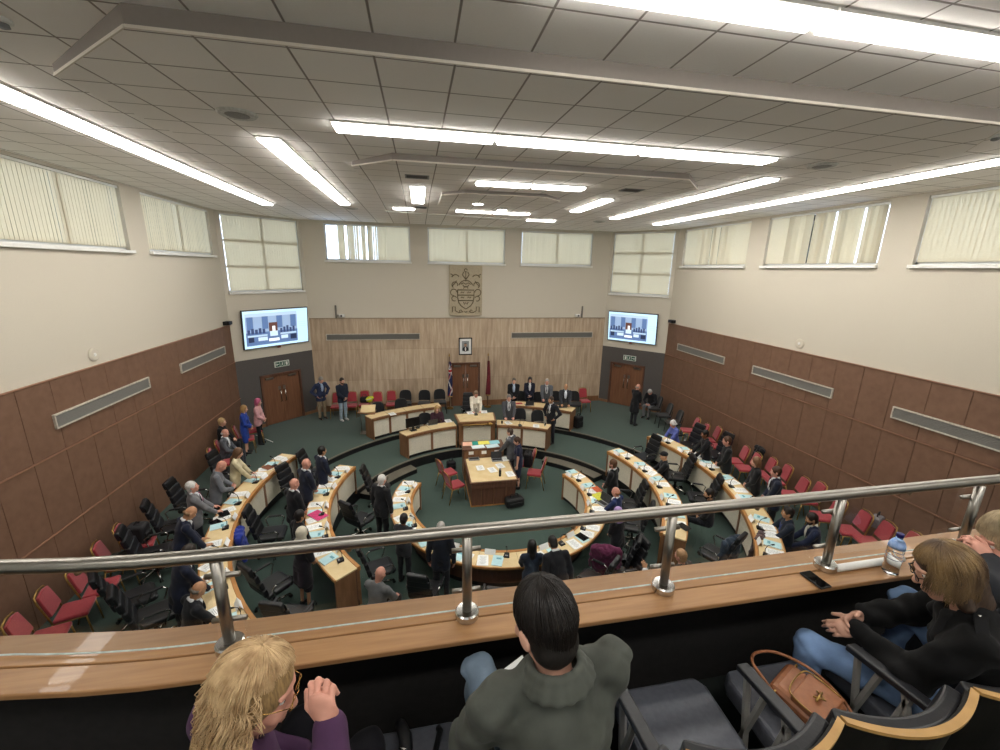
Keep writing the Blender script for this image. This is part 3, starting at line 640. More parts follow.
# small lectern at the end of the left rear bench
q = at(367, 411, 1.34); t = thing('table_lectern', 'small sloped wooden lectern at the left end of the rear dais bench', 'lectern', (q[0], q[1], ZU)); M = Matrix.Rotation(R_(24), 3, 'X')
MB().box((0, 0, .82), (.6, .5, .03), M=Matrix.Rotation(R_(8), 3, 'Y')).build('shelf', MIDW, t, bev=.005); MB().box((.04, .02, .92), (.5, .4, .03), M=M).build('sloped_top', MAPLE, t, bev=.006); MB().box((.04, .14, .86), (.4, .12, .1)).build('wedge_block', MIDW, t)
for s in (-1, 1): MB().tube([(s*.22, .0, .0), (s*.22, .0, .81)], .014, 8).build('leg', STEEL, t, smooth=True)
MB().box((0, 0, .012), (.55, .3, .024)).build('foot', STEEL, t, bev=.006)

# clerk's table in the well
t = thing('clerks_table', 'big dark wooden table with a pale top in the middle of the well', 'table', (.02, 10.97, 0))
MB().box((.03, 10.97, .735), (1.36, 1.56, .05)).build('top_edge', DARKW, t, bev=.008, world=True); MB().box((.03, 10.97, .757), (1.26, 1.46, .012)).build('tabletop', MAPLE, t, world=True)
MB().box((.02, 10.27, .36), (1.24, .05, .7)).build('front_panel', DARKW, t, world=True)
for s in (-1, 1): MB().box((.02+s*.6, 10.97, .36), (.04, 1.4, .7)).build('side_panel', DARKW, t, world=True)
for i in range(3): MB().box((-.33+.35*i, 10.235, .36), (.012, .02, .66)).build('stile', MIDW, t, world=True)
MB().box((.02, 10.22, .63), (1.26, .03, .14)).build('apron', DARKW, t, bev=.004, world=True); MB().box((.02, 10.97, .02), (1.28, 1.46, .04)).build('plinth', OAK, t, world=True)
t = thing('document_cabinet', 'low dark wooden cabinet with coloured sheets on top, behind the clerk\'s table', 'cabinet', (-.03, 12.02, 0))
MB().box((-.03, 12.02, .52), (1.24, .56, 1.0)).build('body', MIDW, t, bev=.006, world=True); MB().box((-.03, 12.02, 1.045), (1.32, .64, .05)).build('top', DARKW, t, bev=.008, world=True)
for i in range(3): MB().box((-.43+.4*i, 11.735, .93), (.15, .01, .1)).build('label_card', PAPER, t, world=True)
for i, (x, y, w, d, c, lab) in enumerate(((-.5, 12.12, .3, .3, '#eab8a0', 'peach sheet'), (-.26, 12.14, .2, .28, '#2f9a8c', 'teal folder'), (.02, 12.14, .36, .26, '#e5e06a', 'yellow sheet'), (.36, 12.14, .32, .26, '#8fcad6', 'pale blue sheet'), (-.2, 11.86, .4, .24, '#d8e6ea', 'white printed sheet in the front row'), (.25, 11.86, .4, .24, '#bfd9e0', 'light blue printed sheet in the front row'))):
    tag(MB().box((0, 0, .002), (w, d, .004), rot=.05*(i-2)).build('paper_sheet', mat(c, .7, noise=.02, key='sheet'), loc=(x, y, 1.07)), lab + ' on the low cabinet behind the clerk\'s table', 'paper')

# ================================================================ CHAIRS
def mk_red():
    t = thing('banquet_chair', '', 'chair')
    MB().box((0, .02, .45), (.42, .42, .07)).build('seat', RED, t, bev=.03)
    b = MB(); b.grid(lambda u, v: ((u-.5)*(.36-.05*v*v), -.215-.1*v, .54+.36*v+.03*v*v*sin(pi*u)), 8, 8, .045); b.build('backrest', RED, t, smooth=False, bev=.012)
    f = MB(); f.tube([(-.2, -.19, .43), (-.2, -.22, .56), (-.19, -.3, .84), (-.15, -.325, .925), (0, -.335, .95), (.15, -.325, .925), (.19, -.3, .84), (.2, -.22, .56), (.2, -.19, .43)], .014, 8); f.build('back_frame', GOLD, t, smooth=True)
    for sx in (-1, 1):
        MB().tube([(sx*.2, .2, .43), (sx*.215, .24, 0)], .013, 8).build('leg', GOLD, t, smooth=True); MB().tube([(sx*.2, -.19, .43), (sx*.215, -.3, 0)], .013, 8).build('leg', GOLD, t, smooth=True)
    MB().tube([(-.2, -.19, .415), (-.2, .2, .415), (.2, .2, .415), (.2, -.19, .415)], .012, 8, closed=True).build('seat_frame', GOLD, t, smooth=True)
    return Kind(t)
def mk_office():
    t = thing('leather_chair', '', 'chair')
    s_ = MB(); s_.box((0, .03, .46), (.5, .48, .1)); s_.box((0, .26, .455), (.46, .08, .08)); s_.build('seat', LEATH, t, bev=.035)
    b = MB(); zs = [(.56, .44), (.72, .47), (.87, .48), (1.0, .46)]
    for i in range(4):
        z0 = .5+.165*i; b.box((0, -.235-.035*i-.006*i*i, z0+.08), (.49-.012*i*i, .085, .17), M=Matrix.Rotation(R_(13), 3, 'X'))
    b.build('backrest', LEATH, t, bev=.03)
    MB().box((0, -.30, .8), (.42, .03, .62), M=Matrix.Rotation(R_(13), 3, 'X')).build('back_shell', SATIN, t, bev=.02)
    for sx in (-1, 1):
        a = MB().tube([(sx*.24, -.1, .44), (sx*.3, -.12, .5), (sx*.31, -.16, .64), (sx*.31, -.1, .68), (sx*.31, .18, .68), (sx*.31, .22, .64), (sx*.29, .16, .48), (sx*.24, .14, .43)], .013, 8).build('armrest', CHROME, t, smooth=True)
        MB().box((sx*.31, .04, .7), (.05, .26, .03)).build('arm_pad', LEATH, a, bev=.012)
    MB().lathe([(.03, .1), (.03, .28), (.045, .28), (.045, .42)], n=14).build('gas_lift', SATIN, t, smooth=False)
    bs = MB()
    for k in range(5):
        a = 2*pi*k/5+.3; bs.tube([(.03*cos(a), .03*sin(a), .12), (.3*cos(a), .3*sin(a), .075)], [.03, .018], 8)
    bs.build('star_base', CHROME, t, smooth=True)
    for k in range(5):
        a = 2*pi*k/5+.3; c = MB()
        for o in (-1, 1):
            x, y = .3*cos(a)-o*.018*sin(a), .3*sin(a)+o*.018*cos(a); c.tube([(x-.009*sin(a), y+.009*cos(a), .03), (x+.009*sin(a), y-.009*cos(a), .03)], .03, 10)
        c.build('castor', BLACK, t)
    return Kind(t)
def mk_black():
    t = thing('conference_chair', '', 'chair')
    MB().box((0, .02, .45), (.5, .48, .09)).build('seat', FABB, t, bev=.04)
    b = MB(); b.grid(lambda u, v: ((u-.5)*(.5-.1*max(0, v-.55)**2*4), -.22-.09*v+.05*(2*u-1)**2, .52+.42*v-.05*(2*u-1)**4*v), 10, 8, .06); b.build('backrest', FABB, t, bev=.02, smooth=False)
    for sx in (-1, 1):
        MB().tube([(sx*.22, .2, .43), (sx*.24, .23, 0)], .014, 8).build('leg', BLACK, t, smooth=True); MB().tube([(sx*.22, -.2, .43), (sx*.24, -.26, 0)], .014, 8).build('leg', BLACK, t, smooth=True)
    MB().tube([(-.2, -.22, .43), (-.19, -.27, .7)], .014, 8).build('back_support', BLACK, t); 
    return Kind(t)
K_RED, K_OFF, K_BLK = mk_red(), mk_office(), mk_black()
def face_rot(q, target=(0, CY+1.5)):   # rotation that turns +y towards the target
    return math.atan2(-(target[0]-q[0]), target[1]-q[1])

# red chairs against the side walls (back centre pixel -> place)
G1 = 'red banquet chairs along the left wall'
lw = [(18, 621), (46, 594), (77, 572), (91, 548), (112, 530), (211, 452), (217, 444), (235, 429), (241, 421)]
lab = ['with its seat empty just above the oak ledge', 'empty, second up from the oak ledge', 'partly hidden behind the steel handrail', 'with a dark coat on its seat', 'with a black rucksack on its seat',
       'behind the bald man in grey', 'beside the seated man in the grey suit', 'beside the seated fair-haired woman', 'behind the woman in royal blue']
RCH = []
for (px, py), l in zip(lw, lab):
    q = at(px, py, ZU+.8); x = max(q[0], -7.75) if q[0] < -7.3 else q[0]
    RCH.append(K_RED.put('red chair by the brown left wall, ' + l, (min(x+.28, -7.35), q[1], ZU), R_(-72), G1))
G2 = 'red banquet chairs along the right wall'
rw = [(692, 421), (701, 427), (714, 430), (726, 436), (739, 450), (750, 457), (765, 462), (780, 469), (796, 482), (812, 487), (831, 503), (855, 516), (877, 527), (904, 538)]
rlab = ['nearest the right double door', 'second from the right double door', 'behind the dark-coated person by the screen end', 'just behind the man in black', 'behind the man in black, before a draped coat', 'with a black coat over its back', 'behind the woman in a flowered black top',
        'behind the man in navy with a red tie', 'empty, just past the man in navy', 'empty, last one above the steel handrail', 'seen just under the steel handrail', 'left of the thick rail post', 'with a pale bag on its seat', 'just above the oak ledge behind the water bottle']
for (px, py), l in zip(rw, rlab):
    q = at(px, py, ZU+.8); K_RED.put('red chair by the brown right wall, ' + l, (min(q[0]-.1, 7.6), q[1], ZU), R_(72), G2)
G3 = 'red banquet chairs along the stone back wall'
for (px, py), l in zip([(336, 398), (351, 397), (364, 396), (391, 396)], ['behind the man in a blazer', 'behind the man in a navy jumper', 'with a yellow bag on it', 'beside the black chairs']):
    q = at(px, py, ZU+.8); K_RED.put('red banquet chair by the stone back wall, ' + l, (q[0], min(q[1], YB-.45), ZU), pi, G3)
q = at(377, 397, ZU+.8); K_RED.put('red banquet chair by the stone back wall, fourth from the left', (q[0], min(q[1], YB-.45), ZU), pi, G3)
q = at(585, 393, ZU+.8); K_RED.put('lone red chair at the right end of the stone back wall', (q[0], min(q[1], YB-.45), ZU), pi)
for (px, py, l, rz) in ((446, 468, 'far one on the left of the clerk\'s table', -65), (453, 480, 'near one on the left of the clerk\'s table', -65), (537, 468, 'near one on the right of the clerk\'s table', 68), (527, 459, 'far right of the clerk\'s table, with a black rucksack', 78)):
    q = at(px, py, .6); K_RED.put('red chair in the well, ' + l, (q[0]-.05*(1 if rz > 0 else -1), q[1], 0), R_(rz), 'red chairs in the well')
# black fabric chairs behind the dais
for (px, py, l) in ((406, 396, 'third to the right of the red ones'), (424, 396, 'beside the flag'), (440, 396, 'nearest the union flag')):
    pass
for (px, py, l, f) in ((405, 395, 'left of three in a row by the stone wall', 1), (424, 395, 'middle of three in a row by the stone wall', 1), (440, 394, 'right of three in a row, next to the national flag', 1), (400, 404, 'behind the left rear bench, in front of the wall row', 1), (377, 408, 'behind the lectern end of the left rear bench', 1),
                    (521, 396, 'behind the right rear bench, between the first two officials', 1), (539, 397, 'behind the right rear bench, between the woman and a man', 1), (557, 396, 'behind the right rear bench, between the two men', 1), (575, 396, 'behind the right rear bench, at its right end', 1)):
    q = at(px, py, ZU+.8); K_BLK.put('black fabric chair, ' + l, (q[0], min(q[1], YB-.4), ZU), pi+random.uniform(-.15, .15), 'black chairs behind the dais')
for (px, py, l) in ((658, 401, 'nearest the right double door'), (668, 408, 'second from the right double door'), (678, 415, 'third from the right double door')):
    q = at(px, py, ZU+.75); K_BLK.put('black fabric chair by the right wall, ' + l, (q[0]-.15, q[1], ZU), R_(75), 'black chairs in the right corner')
for (px, py, l) in ((521, 414, 'left one behind the right front dais bench'), (539, 416, 'right one behind the right front dais bench'), (425, 419, 'behind the left front dais bench'), (469, 399, 'tall one behind the presiding woman in white')):
    tall = 'tall' in l; q = at(px, py, ZM+(1.0 if tall else .8)); (K_OFF if tall else K_BLK).put('black %s chair, %s' % ('leather' if tall else 'fabric', l), (q[0], q[1], ZM), pi, None)
# leather chairs of the councillors: (row, angle, radius, label)
CHG = 'black leather chairs behind the benches'
def seat_chair(side, r, a, z, l, turn=0):
    q = P(r, a, z); K_OFF.put('black leather swivel chair ' + l, q, face_rot(q, (0, CY))+R_(turn), CHG)
for (px, py, z, l, tn) in (
    (143, 517, ZU, 'behind the outer left bench, nearest the rucksack', 12), (128, 545, ZU, 'behind the outer left bench, lower of the pair by the rucksack', 5), (177, 495, ZU, 'behind the white-haired man in grey', 0), (211, 465, ZU, 'behind the bald man in grey at the outer left bench', 0),
    (109, 590, ZU, 'seen through the glass at far left, beside the red chairs', 10), (150, 600, ZU, 'seen through the glass behind the bald man at lower left', 0),
    (276, 480, ZM, 'empty, between the outer and middle left benches', -20), (256, 524, ZM, 'with a royal blue coat over it', -10), (299, 462, ZM, 'behind the two bald men of the middle left bench', 5), (263, 575, ZM, 'seen through the glass between the left benches', 15), (279, 610, ZM, 'lowest one seen through the glass between the left benches', 30),
    (369, 478, ZW, 'behind the white-haired man standing at the horseshoe bench', 10), (351, 510, ZW, 'empty, turned away beside the oak end of the middle left bench', 40), (378, 556, ZW, 'behind the steel handrail left of the bald man in grey', -20), (425, 578, ZW, 'seen through the glass beside the middle rail post', 10), (500, 585, ZW, 'with pale cushion below the horseshoe bench', -10),
    (585, 562, ZW, 'left of the maroon coat by the horseshoe bench', 20), (612, 545, ZW, 'under the hooded maroon coat', 15), (634, 562, ZW, 'empty, between the maroon coat and the middle right bench', 60), (646, 494, ZM-.3, 'at the right of the horseshoe bench, upper one', 0), (634, 515, ZW, 'right of the horseshoe bench behind the lilac headscarf', 0),
    (648, 448, ZM, 'at the top of the middle right bench', 0), (687, 466, ZM, 'empty, beside the person in a dark hood', -15), (702, 488, ZM, 'empty, behind the bearded man', -10), (690, 437, ZU, 'behind the white-haired woman in blue', 0), (717, 446, ZU, 'between the dark-coated person and the man in black', 0), (708, 540, ZM, 'under the navy and brown coats by the middle right bench', -20)):
    z = 0 if z == ZM-.3 else z; q = at(px, py, z+.75); r_, a_ = polar(q); r_ = {ZU: max(6.75, min(r_, 7.15)), ZM: max(4.98, min(5.2, r_)), ZW: max(3.2, min(3.42, r_))}[z]; q = P(r_, a_, z)
    K_OFF.put('black leather swivel chair ' + l, q, face_rot(q, (0, CY+.6))+R_(tn), CHG)

# ================================================================ THE GALLERY
YR = 1.516; ZS = 4.917; ZFL = 4.16
bx = lambda c, d: MB().box(c, d)
# ledge with a slight sweep at its left end
def ledge_y(x): return 0.0 if x > -2.7 else .055*min(1.2, (-2.7-x)/.66)**2
t = thing('gallery_ledge', 'long varnished oak ledge along the front of the public gallery', 'ledge', (0, 1.5, ZS))
xs = [-8.1, -5.2, -3.6, -3.3, -3.1, -2.9, -2.7, 0, 3, 8.1]
def lstrip(y0, y1, z0, z1):
    b = MB(); vs = []; fs = []
    for x in xs:
        d = ledge_y(x)
        for y, z in ((y0+d, z0), (y1+d, z0), (y1+d, z1), (y0+d, z1)): vs.append((x, y, z))
    for i in range(len(xs)-1):
        for j in range(4): fs.append((4*i+j, 4*i+4+j, 4*i+4+(j+1) % 4, 4*i+(j+1) % 4))
    fs += [(0, 1, 2, 3), tuple(4*len(xs)-4+k for k in (3, 2, 1, 0))]
    return b.add(vs, fs)
lstrip(1.392, 1.503, ZS-.025, ZS).build('front_board', OAKL, t, bev=.006, world=True)
lstrip(1.507, 1.655, ZS-.035, ZS+.002).build('rear_board', OAKL, t, bev=.004, world=True)
lstrip(1.44, 1.47, ZS-.075, ZS-.025).build('nosing', BLACK, t, world=True)
b = MB(); b.box((0, 1.66, 2.4), (16.4, .04, 4.95)); b.box((0, 1.63, (ZFL+ZS)/2-.02), (16.4, .03, ZS-ZFL-.06)); struct(b.build('wall_gallery', mat('#1d1b1a', .9, key='gallery_cloth')))
b = MB(); b.box((0, .45, ZFL-.1), (16.4, 2.4, .2)); b.box((0, -1.0, ZFL+.1), (16.4, 1.9, .44)); struct(b.build('floor_gallery', mat('#1c2321', .95, key='gallery_carpet')))

t = thing('gallery_railing', 'stainless steel handrail with glass panels along the gallery ledge', 'railing', (0, YR, ZS)); PX = [-5.49, -4.54, -3.59, -2.645, -1.7, -.752, .182, 1.09, 2.04, 2.99]
MB().tube([(x, YR+ledge_y(x), 5.345+.0*x) for x in (-6.2, -4.5, -3.6, -3.3, -3.1, -2.9, -2.7, -2, 0, 1.5, 3.4)], .026, 16).build('handrail', STEEL, t, smooth=True, world=True)
for x in PX:
    y = YR+ledge_y(x); p = MB().tube([(x, y, ZS), (x, y, 5.32)], .0212, 16).build('post', STEEL, t, smooth=True, world=True)
    MB().lathe([(.052, .003), (.052, .03), (.046, .036), (.02, .037)], (x, y, ZS), 28).build('flange', CHROME, p, smooth=False, world=True)
    for z in (5.03, 5.235):
        MB().tube([(x-.062, y+.028, z), (x+.062, y+.028, z)], .0105, 10).build('glass_clamp', STEEL, p, smooth=True, world=True)
for i in range(len(PX)-1):
    if PX[i] < -3.7 or PX[i] > 2.5: continue
    x0, x1 = PX[i]+.05, PX[i+1]-.05; g = MB(); n = 8; vs = []
    for k in range(n+1):
        x = x0+(x1-x0)*k/n; y = YR+ledge_y(x)+.028; vs += [(x, y, ZS+.012), (x, y, 5.3)]
    g.add(vs, [(2*k, 2*k+2, 2*k+3, 2*k+1) for k in range(n)])
    gp = g.build('glass_panel', GLASS, t, world=True)
    e = MB()
    for z in (ZS+.012, 5.3): e.tube([(x0+(x1-x0)*k/n, YR+ledge_y(x0+(x1-x0)*k/n)+.028, z) for k in range(n+1)], .0035, 6)
    e.build('polished_edge', mat('#cfdcd8', .15, key='glass_edge', spec=.8), gp, world=True)
for x in [(PX[i]+PX[i+1])/2 for i in range(1, 9)]: MB().tube([(x, YR+ledge_y(x)+.012, 5.33), (x, YR+ledge_y(x)+.02, 5.295)], .011, 8).build('rail_bracket', STEEL, t, smooth=True, world=True)

# auditorium seats of the front gallery row
SEATL = mat('#5c5f68', .42, noise=.05, scale=50, bump=.06, key='seat_leather'); ALU = mat('#a5a39d', .35, metal=.35, noise=.02, key='cast_aluminium'); PLY = mat('#b08a52', .4, c2='#9c7743', scale=10, key='ply_edge')
def mk_seat():
    t = thing('auditorium_seat', '', 'seat')
    s_ = MB(); s_.prism([(-.215, -.0), (.215, 0), (.222, .4), (.19, .45), (-.19, .45), (-.222, .4)], .335, .43); s_.build('seat_cushion', SEATL, t, bev=.022)
    MB().prism([(-.19, .02), (.19, .02), (.19, .41), (-.19, .41)], .3, .345).build('seat_pan', BLACK, t)
    # curved ply back: concave towards the sitter, peaks at its two edges
    def bk(off, z0, z1, w=.272, dz=0.):
        def fn(u, v):
            x = (2*u-1); z = z0+(z1-z0)*v+dz*v*(x*x)
            return (x*w, -.1+.075*x*x-off-.06*v, z)
        return fn
    b = MB(); b.grid(bk(.0, .22, .838, dz=.012), 16, 6, .016); b.build('back_shell', mat('#15130f', .5, key='shell_black'), t, smooth=False)
    b = MB(); b.grid(bk(-.014, .45, .832, .266), 16, 8, .048); b.build('back_cushion', LEATH, t, bev=.012, smooth=False)
    pts = [bk(.006, .22, .845, dz=.012)(i/24, 1) for i in range(25)]; r = MB(); vs = []; fs = []
    for p in pts: vs += [(p[0], p[1]-.012, p[2]), (p[0], p[1]+.012, p[2]), (p[0], p[1]+.012, p[2]+.012), (p[0], p[1]-.012, p[2]+.012)]
    for i in range(24):
        for j in range(4): fs.append((4*i+j, 4*i+4+j, 4*i+4+(j+1) % 4, 4*i+(j+1) % 4))
    fs += [(0, 1, 2, 3), (99, 98, 97, 96)]; r.add(vs, fs); r.build('wooden_rim', PLY, t)
    a = MB().prism([(.252, -.02), (.305, -.02), (.305, .3), (.252, .3)], [.66, .66, .625, .625], [.69, .69, .655, .655]).build('armrest', LEATH, t, bev=.008)
    f = MB()
    def bar(p, q, w=.03): f.tube([p, q], w/2, 6)
    bar((.278, .26, .63), (.278, .17, .03)); bar((.278, .17, .63), (.278, .24, .3)); bar((.278, .06, .64), (.278, .15, .1)); bar((.278, .08, .65), (.278, -.04, .3)); bar((.278, -.05, .66), (.278, .1, .03)); f.box((.278, .1, .02), (.04, .4, .04))
    f.build('side_frame', ALU, t, smooth=False)
    return Kind(t)
K_SEAT = mk_seat(); SX = [-2.52, -1.965, -1.41, -.855, -.30, .255, .81]
for x, l in zip(SX, ('under the fair-haired woman at lower left', 'empty but for a black bag, left of the man in olive', 'under the man in the olive jacket', 'empty, right of the man in olive', 'with a tan handbag on it', 'under the woman in the black jacket', 'under the fair-haired person at the right edge')):
    K_SEAT.put('grey leather gallery seat ' + l, (x, .885, ZFL), 0, 'gallery seats')

# things on the ledge and seats
t = thing('water_bottle', 'clear plastic water bottle with blue cap standing on the oak ledge', 'bottle', (.487, 1.43, ZS+.003))
PET = bpy.data.materials.new('clear_plastic'); PET.use_nodes = True; pb = PET.node_tree.nodes['Principled BSDF']; pb.inputs['Transmission Weight'].default_value = 1; pb.inputs['Roughness'].default_value = .04; pb.inputs['IOR'].default_value = 1.25; pb.inputs['Base Color'].default_value = (.93, .97, 1, 1)
MB().lathe([(.028, 0), (.034, .006), (.035, .03), (.0325, .05), (.035, .07), (.0325, .1), (.033, .108), (.0325, .116), (.035, .13), (.034, .16), (.026, .185), (.014, .2), (.0135, .213)], n=28).build('body', PET, t, smooth=True)
MB().lathe([(.0155, .208), (.0155, .226), (.013, .228)], n=20).build('cap', mat('#26256e', .4, key='blue_cap'), t)
MB().lathe([(.0352, .148), (.0345, .162), (.0275, .182)], n=28).build('label_band', mat('#7a9ad6', .5, c2='#a9c3ea', scale=60, key='blue_label'), t, smooth=True)
for z in (.108, .088): MB().tube([(.0345*cos(2*pi*i/28), .0345*sin(2*pi*i/28), z) for i in range(28)], .0012, 5, closed=True).build('rib', mat('#57608a', .3, key='rib'), t)
t = thing('mobile_phone', 'black mobile phone lying on the oak ledge', 'phone', (.042, 1.442, ZS+.002), R_(3)); MB().box((0, 0, .005), (.068, .118, .009)).build('body', SATIN, t, bev=.004); MB().box((0, 0, .0098), (.06, .108, .0008)).build('screen', mat('#08090b', .08, key='phone_glass'), t)
tag(MB().tube([(.215, 1.482, ZS+.02), (.64, 1.487, ZS+.02)], .0185, 20).build('rolled_paper', WHITE, smooth=True), 'white rolled-up paper tube lying on the oak ledge by the rail post', 'paper roll')

TAN = mat('#96603f', .42, noise=.06, scale=40, bump=.1, key='tan_leather')
t = thing('handbag', 'tan leather handbag with gold clasps on the empty gallery seat', 'bag', (-.33, 1.1, ZFL+.44), R_(24))
b = MB(); b.prism([(-.11, -.13), (.11, -.13), (.1, .1), (-.1, .1)], 0, [.1, .1, .13, .13]); b.build('body', TAN, t, bev=.03)
MB().prism([(-.1, -.11), (.1, -.11), (.09, .02), (-.09, .02)], .1, [.115, .115, .135, .135]).build('front_pocket', TAN, t, bev=.012)
MB().tube(curve_pts([(-.09, -.1, .118), (-.092, .0, .135), (-.06, .035, .14), (.06, .035, .14), (.092, .0, .135), (.09, -.1, .118)]), .003, 6).build('zip', GOLD, t, smooth=True)
MB().tube(curve_pts([(-.1, .06, .09), (-.13, .1, .15), (-.1, .17, .17), (0, .19, .14), (.1, .14, .12), (.13, .02, .12), (.15, -.1, .06), (.12, -.16, .02)]), .0065, 8).build('strap', TAN, t, smooth=True)
for sx in (-1, 1): MB().tube([(sx*.105+.012*cos(q), .07, .1+.016*sin(q)) for q in [2*pi*i/12 for i in range(12)]], .004, 6, closed=True).build('ring', GOLD, t, smooth=True)
m = MB(); m.tube([(-.03, -.05, .135), (0, -.05, .14), (.03, -.05, .135)], .005, 6); m.tube([(-.02, -.035, .136), (0, -.07, .137), (.02, -.035, .136)], .004, 6); m.build('metal_emblem', GOLD, t, smooth=True)
t = thing('black_bag', 'black shoulder bag with metal clips on the gallery seat left of the man', 'bag', (-1.97, 1.08, ZFL+.44), R_(-10))
MB().prism([(-.1, -.16), (.1, -.16), (.07, .1), (-.06, .11)], 0, [.1, .1, .09, .09]).build('body', mat('#19191b', .6, noise=.08, bump=.1, key='bag_cloth'), t, bev=.035)
MB().tube([(.0, .08, .07), (-.02, .14, .1), (-.05, .2, .07), (-.05, .24, .01)], [.022, .024, .022, .012], 8).build('handle', BLACK, t, smooth=True)
MB().tube([(.06, .02, .08), (.09, .12, .03), (.1, .22, .012), (.09, .24, -.0)], .012, 6).build('strap', BLACK, t, smooth=True)
for q in ((-.02, .1, .1), (.01, .05, .11), (-.05, -.02, .115)): MB().tube([(q[0]-.014, q[1], q[2]), (q[0]+.014, q[1]-.006, q[2])], .005, 6).build('clip', CHROME, t, smooth=True)
t = thing('backpack', 'black bag and coat bundled behind the gallery seats at the lower right corner', 'bag', (.02, .42, ZFL+.32), R_(10))
MB().prism([(-.2, -.1), (.2, -.1), (.18, .14), (-.16, .14)], 0, [.34, .34, .42, .38]).build('body', mat('#17151a', .8, noise=.1, bump=.2, key='bag_dark'), t, bev=.06); MB().tube([(-.1, -.02, .4), (-.06, -.04, .48), (.06, -.04, .47), (.1, -.02, .4)], .01, 6).build('handle', BLACK, t, smooth=True)

# ================================================================ PEOPLE
def V(*a): return np.array(a, float)
def sdf_mesh(prims, vox, k=.02, subs=(), noise=None):
    """one continuous surface round a list of ('c',a,b,ra,rb[,k]) limbs and ('e',centre,radii,M[,k]) ellipsoids"""
    los, his = [], []
    bb = []
    for p in prims:
        if p[0] == 'c': r = max(p[3], p[4]); lo = np.minimum(p[1], p[2])-r; hi = np.maximum(p[1], p[2])+r
        else: r = np.abs(p[3]) @ p[2] if False else np.full(3, max(p[2])); lo = p[1]-r; hi = p[1]+r
        bb.append((lo, hi)); los.append(lo); his.append(hi)
    lo = np.min(los, 0)-3*vox; hi = np.max(his, 0)+3*vox; n = np.ceil((hi-lo)/vox).astype(int)+1
    S = np.full(n, 9., np.float32)
    def evalp(p, X, Y, Z):
        if p[0] == 'c':
            a, b = p[1], p[2]; ab = b-a; L = max(ab @ ab, 1e-12)
            t = np.clip(((X-a[0])*ab[0]+(Y-a[1])*ab[1]+(Z-a[2])*ab[2])/L, 0, 1)
            return np.sqrt((X-a[0]-t*ab[0])**2+(Y-a[1]-t*ab[1])**2+(Z-a[2]-t*ab[2])**2)-(p[3]+(p[4]-p[3])*t)
        c, r, M = p[1], p[2], p[3]; q = [(X-c[0])*M[0, i]+(Y-c[1])*M[1, i]+(Z-c[2])*M[2, i] for i in range(3)]
        k0 = np.sqrt((q[0]/r[0])**2+(q[1]/r[1])**2+(q[2]/r[2])**2); k1 = np.sqrt((q[0]/r[0]**2)**2+(q[1]/r[1]**2)**2+(q[2]/r[2]**2)**2)
        return k0*(k0-1)/np.maximum(k1, 1e-6)
    def region(l, h, m):
        i0 = np.maximum(np.floor((l-m-lo)/vox).astype(int), 0); i1 = np.minimum(np.ceil((h+m-lo)/vox).astype(int)+1, n)
        sl = tuple(slice(a, b) for a, b in zip(i0, i1))
        g = [lo[i]+vox*np.arange(i0[i], i1[i], dtype=np.float32) for i in range(3)]
        return sl, g[0][:, None, None], g[1][None, :, None], g[2][None, None, :]
    for p, (l, h) in zip(prims, bb):
        kk = p[5] if p[0] == 'c' and len(p) > 5 else p[4] if p[0] == 'e' and len(p) > 4 else k
        sl, X, Y, Z = region(l, h, 2*kk+2*vox)
        d = evalp(p, X, Y, Z).astype(np.float32); s = S[sl]
        hh = np.maximum(kk-np.abs(s-d), 0)/max(kk, 1e-6); S[sl] = np.minimum(s, d)-hh*hh*kk*.25
    for p in subs:
        kk = .008
        if p[0] == 'c': r = max(p[3], p[4]); l = np.minimum(p[1], p[2])-r; h = np.maximum(p[1], p[2])+r
        else: r = np.full(3, max(p[2])); l = p[1]-r; h = p[1]+r
        sl, X, Y, Z = region(l, h, 2*kk+vox)
        if S[sl].size == 0: continue
        d = -evalp(p, X, Y, Z).astype(np.float32); s = S[sl]
        hh = np.maximum(kk-np.abs(s-d), 0)/kk; S[sl] = np.maximum(s, d)+hh*hh*kk*.25
    if noise:
        amp, fr, sd = noise; X = (lo[0]+vox*np.arange(n[0]))[:, None, None]; Y = (lo[1]+vox*np.arange(n[1]))[None, :, None]; Z = (lo[2]+vox*np.arange(n[2]))[None, None, :]
        S += (amp*(np.sin(fr*X+2*np.sin(fr*.6*Z+sd)+sd)*np.sin(fr*.9*Y+1.7*np.sin(fr*.7*X)+sd)+.6*np.sin(fr*1.7*Z+2*np.sin(fr*.8*X+sd)+1.5*np.sin(fr*Y)))).astype(np.float32)
    if noise and noise[0] > .008:      # cloth creases
        for fx, fy, fz, ph in ((14, 9, 21, 0), (-17, 12, 15, 2.), (9, -21, 24, 4.)):
            w_ = 1-np.abs(np.sin(.5*(fx*X+fy*Y+fz*Z+ph+1.6*np.sin(7*X+5*Z+ph)+1.2*np.sin(9*Y-6*Z)))); S += (.0075*w_**5*(.5+.5*np.sin(8*X-6*Z+5*Y+ph))).astype(np.float32)
    ins = S < 0; cnt = np.zeros(n-1, np.int8)
    offs = [(a, b, c) for a in (0, 1) for b in (0, 1) for c in (0, 1)]
    for a, b, c in offs: cnt += ins[a:n[0]-1+a, b:n[1]-1+b, c:n[2]-1+c]
    cell = np.argwhere((cnt > 0) & (cnt < 8)); m = len(cell)
    vals = np.stack([S[cell[:, 0]+a, cell[:, 1]+b, cell[:, 2]+c] for a, b, c in offs], 1)
    acc = np.zeros((m, 3)); num = np.zeros(m); O = np.array(offs, float)
